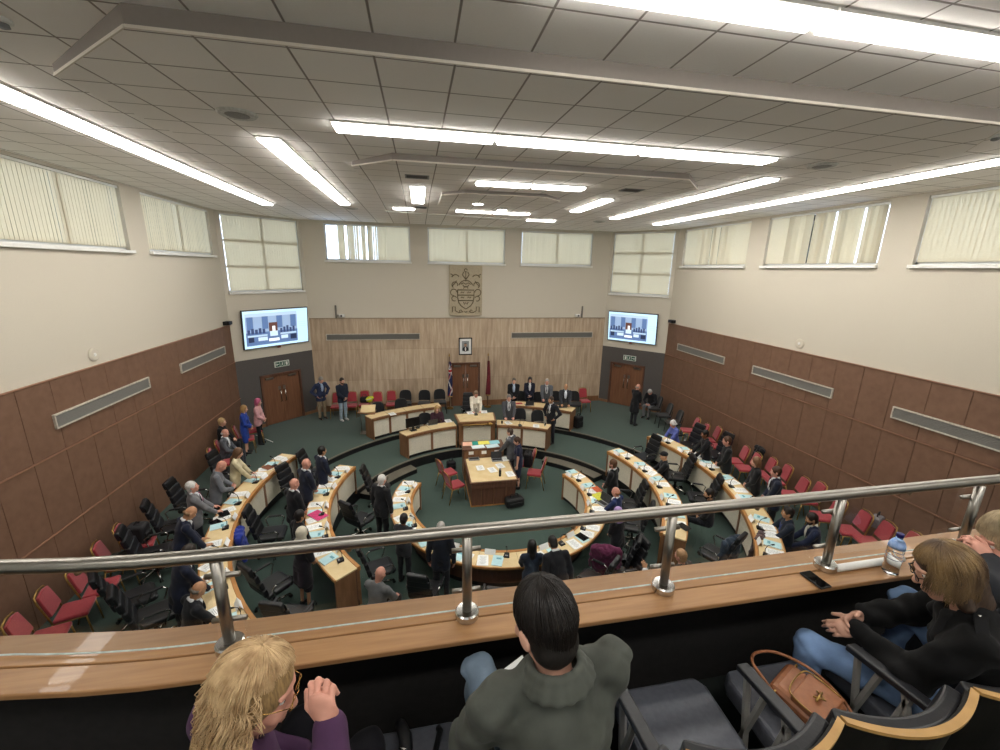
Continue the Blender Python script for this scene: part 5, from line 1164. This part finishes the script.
stand('official in a black suit standing at the left of the rear right bench', 514, 381, ZU, (0, 2), 1.7, hands='clasp', top='#17181c', shirt='#b9cbe2', hair=('short', '#6f675f'), skin='fair')
stand('woman with long dark hair in a navy jacket at the rear right bench', 530, 380, ZU, (0, 3), 1.68, hands='clasp', top='#1d2030', shirt=W, hair=('long', '#231a18'), skin='fair', female=True)
stand('grey-haired man in a grey suit at the rear right bench', 547, 382, ZU, (0, 3), 1.74, hands='desklow', top='#565a60', shirt=W, tie='#39415a', hair=('short', '#aaa59e'), skin='pink')
stand('bald man in a dark jacket at the right end of the rear right bench', 566, 387, ZU, (0, 3), 1.7, hands='desklow', top='#33363c', shirt='#dde6f2', hair=('none', '#000000'), skin='tan')
stand('man in a black suit standing at the right end of the front dais bench', 551, 400, ZM, (-4, 9), 1.8, hands='hips', top='#1c1e25', bottom='#1c1e25', shirt=W, tie='#2c3040', hair=('short', '#4a3a2e'), skin='tan')
stand('man in a grey suit with his back turned beside the clerk\'s table', 510, 432, 0, (-1, 13), 1.74, hands='desklow', top='#53565b', bottom='#2a2c31', hair=('short', '#4a3b30'), skin='fair', shirt=W)
stand('woman in a sleeveless navy dress standing beside the clerk\'s table', 517, 441, 0, (-2, 12), 1.66, lean=4, hands='hang', head=(-15, 10, 0), top='#23273f', bottom='#23273f', hair=('bun', '#4a3326'), skin='fair', female=True, skirt=True, sleeves=.3)
stand('grey-haired man in black with his back turned by the right double door', 638, 387, ZU, (9, 15), 1.7, hands='clasp', lean=4, top='#18191d', bottom='#2a2c31', hair=('fringe', '#a8a39c'), skin='pink', coat=1)
sitp('white-haired person bending over a paper by the right double door', 650, 392, ZU, (5, 13), 1.7, dz=-.1, lean=20, head=(0, 30, 0), hands='read', top='#1b1c21', bottom='#77797c', hair=('short', '#d9d7d3'), skin='pink')

# coats left over chairs
def drape(label, px, py, z, rz, c, h=.72, w=.62):
    q = at(px, py, z+.8); t = thing('draped_coat', label, 'coat', (q[0], q[1], z), rz)
    v, qd = sdf_mesh([('e', V(0, -.3, .66), V(w/2, .1, h/2), I3), ('c', V(-w*.38, -.3, .92), V(w*.38, -.3, .92), .07, .07, .06), ('e', V(0, -.36, .86), V(.14, .07, .12), I3), ('c', V(-w*.4, -.32, .9), V(-w*.46, -.24, .45), .06, .05, .03), ('c', V(w*.4, -.32, .9), V(w*.46, -.24, .45), .06, .05, .03)], .014, .04, noise=(.01, 26., px*.1))
    np_obj('coat_body', v, qd, cloth(c), t)
    v, qd = sdf_mesh([('c', V(-.12, -.36, .93), V(.12, -.36, .93), .05, .05), ('e', V(0, -.4, .86), V(.12, .05, .1), I3)], .012, .03, noise=(.006, 40., 1)); np_obj('hood', v, qd, cloth(c), t)
drape('maroon hooded coat hung over a chair at the lower right of the horseshoe bench', 606, 545, 0, R_(-25), '#5f2745')
drape('royal blue coat hung over a chair between the left benches', 258, 535, ZM, R_(-75), '#24358e', .5, .44)
drape('dark blue quilted coat over a chair by the middle right bench, seen through the glass', 717, 538, ZM, R_(20), '#2a3644')
drape('brown coat over a chair against the outer right bench front, seen through the glass', 742, 535, ZM, R_(35), '#4f3f40', .5)
drape('black coat over the back of a red chair by the right wall', 748, 452, ZU, R_(72), '#16171a', .5, .4)
for lab, i, c in (('dark green coat heaped on the fourth red chair of the left wall', 3, '#2d332c'),):
    q = RCH[i].location; t = thing('folded_coat', lab, 'coat', (q[0], q[1], ZU+.48)); v, qd = sdf_mesh([('e', V(0, 0, .05), V(.22, .2, .08), I3), ('e', V(.08, .05, .1), V(.12, .14, .07), I3)], .014, .04, noise=(.012, 30., 2)); np_obj('cloth', v, qd, cloth(c), t)
q = RCH[4].location; t = thing('rucksack', 'black rucksack on a red chair by the left wall', 'bag', (q[0], q[1], ZU+.49)); MB().prism([(-.17, -.14), (.17, -.14), (.17, .14), (-.17, .14)], 0, .4).build('body', mat('#222226', .7, bump=.1, key='sack'), t, bev=.07); MB().prism([(.12, -.1), (.2, -.1), (.2, .1), (.12, .1)], .05, .24).build('pocket', BLACK, t, bev=.03); MB().tube([(-.03, -.05, .39), (0, 0, .45), (.03, .05, .39)], .012, 6).build('handle', BLACK, t)
def bag(label, x, y, z, w, d, h, c, rz=0, wheels=False):
    t = thing('bag' if not wheels else 'wheeled_case', label, 'bag' if not wheels else 'suitcase', (x, y, z), rz); MB().prism([(-w/2, -d/2), (w/2, -d/2), (w/2*.9, d/2), (-w/2*.9, d/2)], .03 if wheels else 0, h).build('body', mat(c, .6, bump=.08, key='bag'), t, bev=min(w, d, h)*.25)
    MB().tube([(-w*.22, 0, h-.02), (-w*.18, 0, h+.09), (w*.18, 0, h+.09), (w*.22, 0, h-.02)], .012, 6).build('handle', BLACK, t, smooth=True); MB().prism([(-w*.35, -d/2-.03), (w*.35, -d/2-.03), (w*.35, -d/2+.05), (-w*.35, -d/2+.05)], h*.15, h*.6).build('pocket', mat(c, .6, bump=.08, key='bag'), t, bev=.015)
    if wheels:
        for s in (-1, 1): MB().tube([(s*w*.35-.015, d*.3, .03), (s*w*.35+.015, d*.3, .03)], .03, 12).build('wheel', GREYP, t)
q = at(514, 502, .1); bag('black holdall on the green carpet at the corner of the clerk\'s table', q[0], q[1], 0, .55, .3, .26, '#17181a', .2)
q = at(578, 422, .75); bag('black wheeled case standing at the end of the rear right dais bench', q[0], q[1], ZU, .36, .26, .5, '#17181b', .5, True)
q = at(366, 399, 1.0); bag('black bag with a yellow high-visibility vest on a red chair by the stone wall', q[0], min(q[1], YB-.5), ZU+.49, .36, .24, .24, '#1a1b1c')
v, qd = sdf_mesh([('e', V(0, 0, .1), V(.13, .1, .12), I3), ('e', V(.08, 0, .16), V(.1, .08, .06), I3)], .013, .03, noise=(.012, 40., 3)); t = thing('yellow_vest', 'crumpled yellow high-visibility vest on top of a black bag by the stone wall', 'vest', (q[0]+.2, min(q[1], YB-.62), ZU+.55)); np_obj('fabric', v, qd, mat('#d8e02a', .6, key='hi_vis'), t); MB().tube([(-.1, -.1, .1), (0, -.12, .13), (.1, -.11, .17)], .02, 6).build('reflective_band', mat('#cfd2d0', .3, key='reflective'), t)
q = at(528, 458, .75); bag('black rucksack with a red patch on the far right chair of the clerk\'s table', q[0], q[1], .49, .36, .24, .46, '#16161a', 1.2)
q = at(447, 468, .2); bag('small black bag on the floor behind the left chairs of the clerk\'s table', q[0]+.15, q[1]+.3, 0, .3, .22, .3, '#1a1a1f', .3)
q = at(876, 524, ZU+.55); bag('pale grey bag on a red chair seen through the glass at right', q[0], q[1], ZU+.49, .3, .2, .26, '#8b8588', .4)

# ================================================================ DESK THINGS
rg = random.Random(3)
def mk_mic():
    t = thing('desk_microphone', '', 'microphone'); MB().prism([(-.065, -.06), (.065, -.06), (.05, .06), (-.05, .06)], 0, [.03, .03, .055, .055]).build('base', BLACK, t, bev=.012)
    MB().tube([(0, .03, .05), (0, .035, .14), (0, .01, .22), (0, -.05, .27)], .006, 6).build('gooseneck', SATIN, t, smooth=True); MB().tube([(0, -.045, .265), (0, -.09, .29)], .014, 8).build('capsule', BLACK, t, smooth=True); MB().box((0, -.03, .042), (.06, .03, .006)).build('button_panel', GREYP, t); return Kind(t)
def mk_card():
    t = thing('name_card', '', 'name card'); w, d, h = .22, .05, .1
    MB().add([(-w/2, -d, 0), (w/2, -d, 0), (w/2, 0, h), (-w/2, 0, h)], [(0, 1, 2, 3)]).add([(-w/2, d, 0), (w/2, d, 0), (w/2, 0, h), (-w/2, 0, h)], [(1, 0, 3, 2)]).build('folded_card', PAPER, t); return Kind(t)
def mk_paper():
    t = thing('paper_stack', '', 'papers'); MB().box((0, 0, .004), (.21, .297, .008)).build('sheets', PAPER, t); MB().box((.012, -.01, .0088), (.21, .297, .0016), rot=.06).build('top_sheet', PAPER, t)
    l = MB()
    for i in range(9): l.box((.012, .1-.025*i, .0098), (.15-.03*(i % 3), .006, .0004), rot=.06)
    l.build('printed_lines', mat('#9aa0a6', .8, key='print'), t); return Kind(t)
def mk_book():
    t = thing('agenda_booklet', '', 'booklet'); MB().box((0, 0, .007), (.21, .297, .014)).build('pages', PAPER, t); MB().box((0, 0, .0148), (.212, .299, .0016)).build('cover', CYANP, t); MB().box((.02, .06, .016), (.1, .05, .0006)).build('cover_print', mat('#6fa9b8', .7, key='cover_print'), t); return Kind(t)
def mk_laptop():
    t = thing('laptop', '', 'laptop'); MB().box((0, 0, .01), (.33, .23, .018)).build('base', GREYP, t, bev=.005); MB().box((0, .125, .115), (.33, .012, .21), M=Matrix.Rotation(R_(-14), 3, 'X')).build('lid', mat('#4a4b4d', .4, metal=.4, key='lid'), t, bev=.004); MB().box((0, -.0, .0195), (.28, .11, .002)).build('keyboard', BLACK, t); return Kind(t)
def mk_tablet():
    t = thing('tablet', '', 'tablet'); MB().box((0, 0, .006), (.19, .26, .01)).build('body', SATIN, t, bev=.004); MB().box((0, 0, .0113), (.17, .235, .0008)).build('screen', mat('#0b0c0f', .1, key='tab_glass'), t); return Kind(t)
def mk_glass():
    t = thing('drinking_glass', '', 'glass'); MB().lathe([(.028, 0), (.034, .11), (.031, .11), (.026, .006)], n=16).build('tumbler', PET, t, smooth=True); MB().lathe([(.026, .006), (.029, .06)], n=16).build('water', PET, t, smooth=True); return Kind(t)
KM, KC, KP, KB, KL, KT, KG = mk_mic(), mk_card(), mk_paper(), mk_book(), mk_laptop(), mk_tablet(), mk_glass()
ROWS = [('outer left bench', 5.75, 6.22, ZU+.78, [-(72+9*i) for i in range(7)]), ('outer right bench', 5.6, 6.1, ZU+.78, [73+9*i for i in range(7)]),
        ('middle left bench', 4.0, 4.48, ZM+.8, [-(72+12*i) for i in range(5)]), ('middle right bench', 3.9, 4.4, ZM+.8, [73+12*i for i in range(5)]),
        ('horseshoe bench', 2.18, 2.68, .8, [-(70+19*i) for i in range(6)]+[72+19*i for i in range(6)])]
for nm, r0, r1, T, angs in ROWS:
    h = 0
    for i, a in enumerate(angs):
        sd = nm if nm != 'horseshoe bench' else 'horseshoe bench\'s %s side' % ('left' if a < 0 else 'right')
        k = ORD[i if nm != 'horseshoe bench' or a < 0 else i-6]; rz = -R_(a)+pi; e = T+.002; j = lambda s: rg.uniform(-s, s); dg = lambda m: math.degrees(m/r0)
        KC.put('white name card on the %s, %s place from the dais' % (sd, k), P(r0+.075, a+j(.6), e), rz+pi+j(.15), 'name cards on the benches')
        KM.put('black microphone on the %s, %s place from the dais' % (sd, k), P(r0+.16, a-dg(.3)*(1 if a < 0 else -1)+j(.5), e), rz+j(.2), 'desk microphones')
        KP.put('white papers on the %s, %s place from the dais' % (sd, k), P(r0+.31, a+dg(.13)+j(.4), e), rz+j(.3), 'papers on the benches')
        KB.put('pale blue booklet on the %s, %s place from the dais' % (sd, k), P(r0+.3, a-dg(.15)+j(.4), e), rz+j(.35), 'blue booklets on the benches')
        if i % 2 == 1: KP.put('extra white papers on the %s, %s place from the dais' % (sd, k), P(r0+.3, a+dg(.42)+j(.4), e), rz+j(.5), 'papers on the benches')
for lab, px, py, z, rz, K in (('black tablet on the outer left bench, before the man in navy', 216, 523, ZU+.785, .9, KT), ('small black tablet on the outer left bench by the white-haired man', 224, 514, ZU+.785, .6, KT), ('black tablet lying on blue papers at the lower right of the horseshoe bench', 582, 537, .81, .5, KT),
                         ('black tablet at the gallery end of the middle right bench', 684, 527, ZM+.81, .3, KT), ('grey laptop on the right of the horseshoe bench by the yellow folder', 602, 503, .805, -1.2, KL), ('open laptop at the left end of the right rear dais bench', 529, 405, ZU+.785, pi, KL), ('open laptop at the right end of the right rear dais bench', 562, 407, ZU+.785, pi, KL), ('open laptop on the left front dais bench', 432, 424, ZM+.805, pi+.3, KL),
                         ('dark laptop on the clerk\'s table near the cabinet', 474, 459, .77, 0, KL), ('second dark laptop on the clerk\'s table, right of the middle', 497, 460, .77, 0, KL),
                         ('drinking glass on the pulpit desk', 464, 413, ZM+.98, 0, KG), ('drinking glass on the right front dais bench, left end', 502, 424, ZM+.805, 0, KG), ('drinking glass on the right front dais bench, right end', 545, 426, ZM+.805, 0, KG)):
    K.put(lab, at(px, py, z), rz)
for lab, px, py, z, rz in (('white papers on the right of the clerk\'s table, far pile', 504, 459, .768, .1), ('white papers on the right of the clerk\'s table, middle pile', 500, 466, .768, .2), ('white papers on the right of the clerk\'s table, near pile', 510, 474, .768, .1), ('white papers on the left of the clerk\'s table', 480, 468, .768, .05), ('white papers in the middle of the clerk\'s table', 492, 470, .768, .2),
                       ('white papers on the pulpit desk, left pile', 470, 413, ZM+.98, .1), ('white papers on the pulpit desk, right pile', 484, 412, ZM+.98, -.1), ('white papers before the man in grey on the right front dais bench', 508, 423, ZM+.803, .2), ('white papers at the right end of the right front dais bench', 536, 426, ZM+.803, -.3), ('white papers on the left front dais bench', 448, 421, ZM+.803, .2), ('white papers on the left rear dais bench, lectern end', 392, 414, ZU+.783, .4), ('white papers on the small lectern', 367, 411, 1.45, 0)):
    if 'lectern' in lab and 'small' in lab: continue
    KP.put(lab, at(px, py, z), rz, None)
for lab, px, py, z in (('black gooseneck microphone on the pulpit desk', 476, 415, ZM+.98), ('black gooseneck microphone on the right front dais bench', 520, 426, ZM+.803), ('black gooseneck microphone on the left front dais bench', 418, 428, ZM+.803)): KM.put(lab, at(px, py, z), 0)
def folder(lab, px, py, z, c, w=.24, d=.3, rz=0., h=.02):
    t = thing('folder', lab, 'folder', at(px, py, z), rz); MB().box((0, 0, h/2), (w-.01, d-.01, h)).build('papers', PAPER, t); MB().box((0, 0, h+.002), (w, d, .004)).build('cover', mat(c, .5, key='folder'), t, bev=.001)
folder('bright pink folder on the middle left bench beside the cream headscarf', 318, 516, ZM+.805, '#d8447e', .26, .4, .8); folder('yellow folder on the right of the horseshoe bench', 599, 497, .805, '#d9d94a', .3, .3, .3); folder('orange folder on the right of the horseshoe bench', 597, 490, .805, '#d5643a', .2, .26, .2); folder('brown folder at the dais end of the outer left bench', 268, 468, ZU+.785, '#8a5238', .2, .3, .9)
folder('red folder on the right rear dais bench', 519, 404, ZU+.785, '#b53a3a', .26, .2, .1)
t = thing('computer_monitor', 'black computer monitor seen from behind on the left front dais bench', 'monitor', at(413, 430, ZM+.805), pi+.45); MB().box((0, 0, .28), (.5, .04, .32)).build('display', SATIN, t, bev=.01); MB().box((0, .01, .08), (.06, .03, .16)).build('stand', BLACK, t); MB().box((0, .02, .008), (.22, .18, .016)).build('foot', BLACK, t, bev=.004); MB().box((0, -.022, .29), (.46, .004, .27)).build('screen', mat('#0c0d10', .1, key='tab_glass'), t)
t = thing('flask', 'black drinks flask standing on the clerk\'s table', 'flask', at(500, 476, .768)); MB().lathe([(.034, 0), (.036, .02), (.036, .17), (.03, .19)], n=18).build('body', BLACK, t, smooth=True); MB().lathe([(.028, .188), (.028, .23), (.02, .235)], n=18).build('cap', GREYP, t)
tag(MB().tube([at(256, 435, ZU+.03), at(273, 442, ZU+.02)], .012, 6).build('walking_stick', WHITE, smooth=True), 'white walking stick lying on the green carpet by the left door', 'walking stick')

# ================================================================ PEOPLE IN THE GALLERY
def near_man(I):
    hp, tp, s, T, neck = I['hp'], I['tp'], I['s'], I['T'], I['neck']
    pr = []
    for i in range(14):
        a0, a1 = R_(35+290*i/14), R_(35+290*(i+1)/14); f = lambda a, z, r: neck+T @ V(r*sin(a), r*.92*cos(a)-.005, z+.018*(1-cos(a)))
        pr += [('c', f(a0, .0, .1), f(a1, .0, .1), .01, .008), ('c', f(a0, .02, .088), f(a1, .02, .088), .008, .008), ('c', f(a0, .042, .074), f(a1, .042, .074), .008, .008)]
    v, q = sdf_mesh(pr, .005, .02, noise=(.0006, 40., 2)); np_obj('collar', v*s, q, cloth('#4c4f49', True), I['root'])
    seam = MB()
    for q in (-1, 1): seam.tube([tp(q*.02, -.127, .44)*s]*1+[(I['sh'][q]*.75+np.array(tp(0, -.0, .5))*.25)*s], .0001, 4)
    strands(I, 'hair_locks', mat('#1d1714', .42, noise=.1, scale=50, key='locks_dark'), 900, lambda p: 88 if abs(p) < 60 else 112 if abs(p) < 105 else 150, lambda p: 0, .0016, (.084, .104, .106), seed=4, lift=.02)
person('man in an olive jacket seen from behind in the front gallery row, dark hair', (0, 0, ZFL), -6, 1.77, 'sit', headpx=(545, 624), lean=1, side=-5, shrug=.035, head=(-14, 14, 3), hands='lap', top='#4c4f49', bottom='#8ea3b8',
       hair=('short', '#1b1613'), skin='fair', vox=.0065, gv=.009, coat=1, detail=True, seat=.44, kneesW=((-1.66, 1.40, 4.74), (-1.25, 1.36, 4.72)), reachW=((-1.60, 1.2, 4.84), (-1.42, 1.22, 4.8)), noise=(.009, 27., 1.1), extras=near_man)
tag(MB().box((0, 0, .004), (.15, .21, .006)).build('folded_leaflet', PAPER, loc=(-1.53, 1.17, 4.865)), 'white leaflet held on the lap of the man in olive', 'paper').rotation_euler = (.5, 0, .5)

def near_left(I):
    strands(I, 'hair_locks', mat('#d0b389', .5, noise=.12, scale=30, c2='#a08059', key='locks_blonde'), 1500, lambda p: 54 if abs(p) < 50 else 66 if abs(p) < 82 else 100, lambda p: .0 if abs(p) < 80 else .1 if abs(p) < 92 else .17, .0017, (.092, .108, .106), wave=.02, seed=9, lift=.10, spread=.03)
    glasses('#c9a25e', .0013, True)(I)
    MB().ell(I['hp'](.083, -.005, -.055)*I['s'], (.006, .006, .006)).build('earring', mat('#e8e2d6', .2, key='pearl'), I['root'], smooth=True)
person('fair wavy-haired woman in gold glasses at the lower left, fist raised to her chin', (0, 0, ZFL), 50, 1.63, 'sit', headpx=(256, 692), lean=10, side=4, head=(40, 6, 0), hands='lap', top='#4a2f4d', bottom='#1c1c22', hair=('long', '#a5875c'),
       skin='pink', female=True, vox=.006, gv=.009, detail=True, seat=.44, reachW=(None, at(331, 722, 5.26)), hdir=(None, ((-.35, .1, .93), (-.8, .3, -.3))), curl=1.5, kneesW=((-2.35, 1.33, 4.7), (-2.1, 1.2, 4.7)), noise=(.004, 30., 3.), extras=near_left)

def near_right(I):
    strands(I, 'hair_locks', mat('#4d3a2b', .42, noise=.12, scale=14, stretch=(1, 1, .3), c2='#94784f', key='locks_bob'), 1500, lambda p: 70 if abs(p) < 42 else 92 if abs(p) < 75 else 104, lambda p: .0 if abs(p) < 42 else .08 if abs(p) < 75 else .1, .0016, (.092, .107, .107), wave=.003, seed=5, lift=.05, spread=.012)
    glasses('#1f1c1c', .0022)(I)
    tp, s, sh, el = I['tp'], I['s'], I['sh'], I['el']; b = MB()
    for q in (-1, 1): MB().box((sh[q]*.8+tp(0, 0, .53)*.2+V(0, 0, .07))*s, (.1, .04, .008), M=Matrix.Rotation(R_(q*18), 3, 'Y')).build('epaulette', cloth('#141416', True), I['root'], bev=.003)
    b = MB()
    for q in (-1, 1): b.ell((sh[q]*.62+tp(0, 0, .53)*.38+V(0, 0, .082))*s, (.006, .006, .004))
    b.build('stud', CHROME, I['root'], smooth=True)
    v, q = sdf_mesh([('c', tp(-.08, -.02, .535), tp(-.05, .06, .52), .024, .02), ('c', tp(.08, -.02, .535), tp(.05, .06, .52), .024, .02), ('c', tp(-.08, -.02, .535), tp(.08, -.02, .535), .026, .026), ('c', tp(-.05, .06, .52), tp(-.1, .11, .44), .02, .028), ('c', tp(.05, .06, .52), tp(.1, .11, .44), .02, .028)], .007, .02); np_obj('collar', v*s, q, cloth('#131315', True), I['root'])
person('woman with a brown bob and black jacket in the gallery, hands over her jeans', (0, 0, ZFL), -38, 1.63, 'sit', headpx=(947, 574), lean=24, side=-4, head=(-12, -2, 0), hands='lap', top='#09090a', bottom='#7f9cc6', hair=('bob', '#46352a'),
       skin='fair', female=True, coat=1.6, vox=.006, gv=.009, detail=True, seat=.44, kneesW=((-.08, 1.30, 4.69), at(905, 600, 4.83)), reachW=(at(858, 628, 4.83), at(862, 616, 4.85)), hdir=(((-.95, .3, -.12), (.2, .5, .5)), ((-.95, .1, -.1), (-.1, -.3, .9))), curl=.8, noise=(.009, 26., 5.), extras=near_right)
def near_edge(I):
    strands(I, 'hair_locks', mat('#c2ae8c', .5, noise=.12, scale=30, key='locks_pale'), 500, lambda p: 75 if abs(p) < 50 else 110, lambda p: 0 if abs(p) < 60 else .08, .0016, (.092, .108, .112), wave=.008, seed=8, lift=.08)
person('fair-haired person at the right edge of the gallery, hand to the face', (0, 0, ZFL), -25, 1.66, 'sit', headpx=(1013, 545), lean=22, head=(-25, 5, 0), hands='lap', top='#24262b', bottom='#22252b', hair=('bob', '#bca684'),
       skin='pink', female=True, vox=.008, gv=.012, detail=True, seat=.44, reachW=(at(990, 560, 5.2), None), hdir=(((-.6, .3, .6), (.3, .3, .6)), None), curl=1.1, extras=near_edge)

# ================================================================ LIGHT
w = bpy.data.worlds.new('sky'); bpy.context.scene.world = w; w.use_nodes = True
bg = w.node_tree.nodes['Background']; bg.inputs[0].default_value = (.74, .86, 1, 1); bg.inputs[1].default_value = 2.8
sc = bpy.context.scene
sc.view_settings.view_transform = 'Standard'; sc.view_settings.look = 'None'; sc.view_settings.gamma = 1; sc.view_settings.use_curve_mapping = False
sc.view_settings.exposure = 1.33
sc.cycles.max_bounces = 10; sc.cycles.diffuse_bounces = 5; sc.cycles.transparent_max_bounces = 16; sc.cycles.sample_clamp_indirect = 6
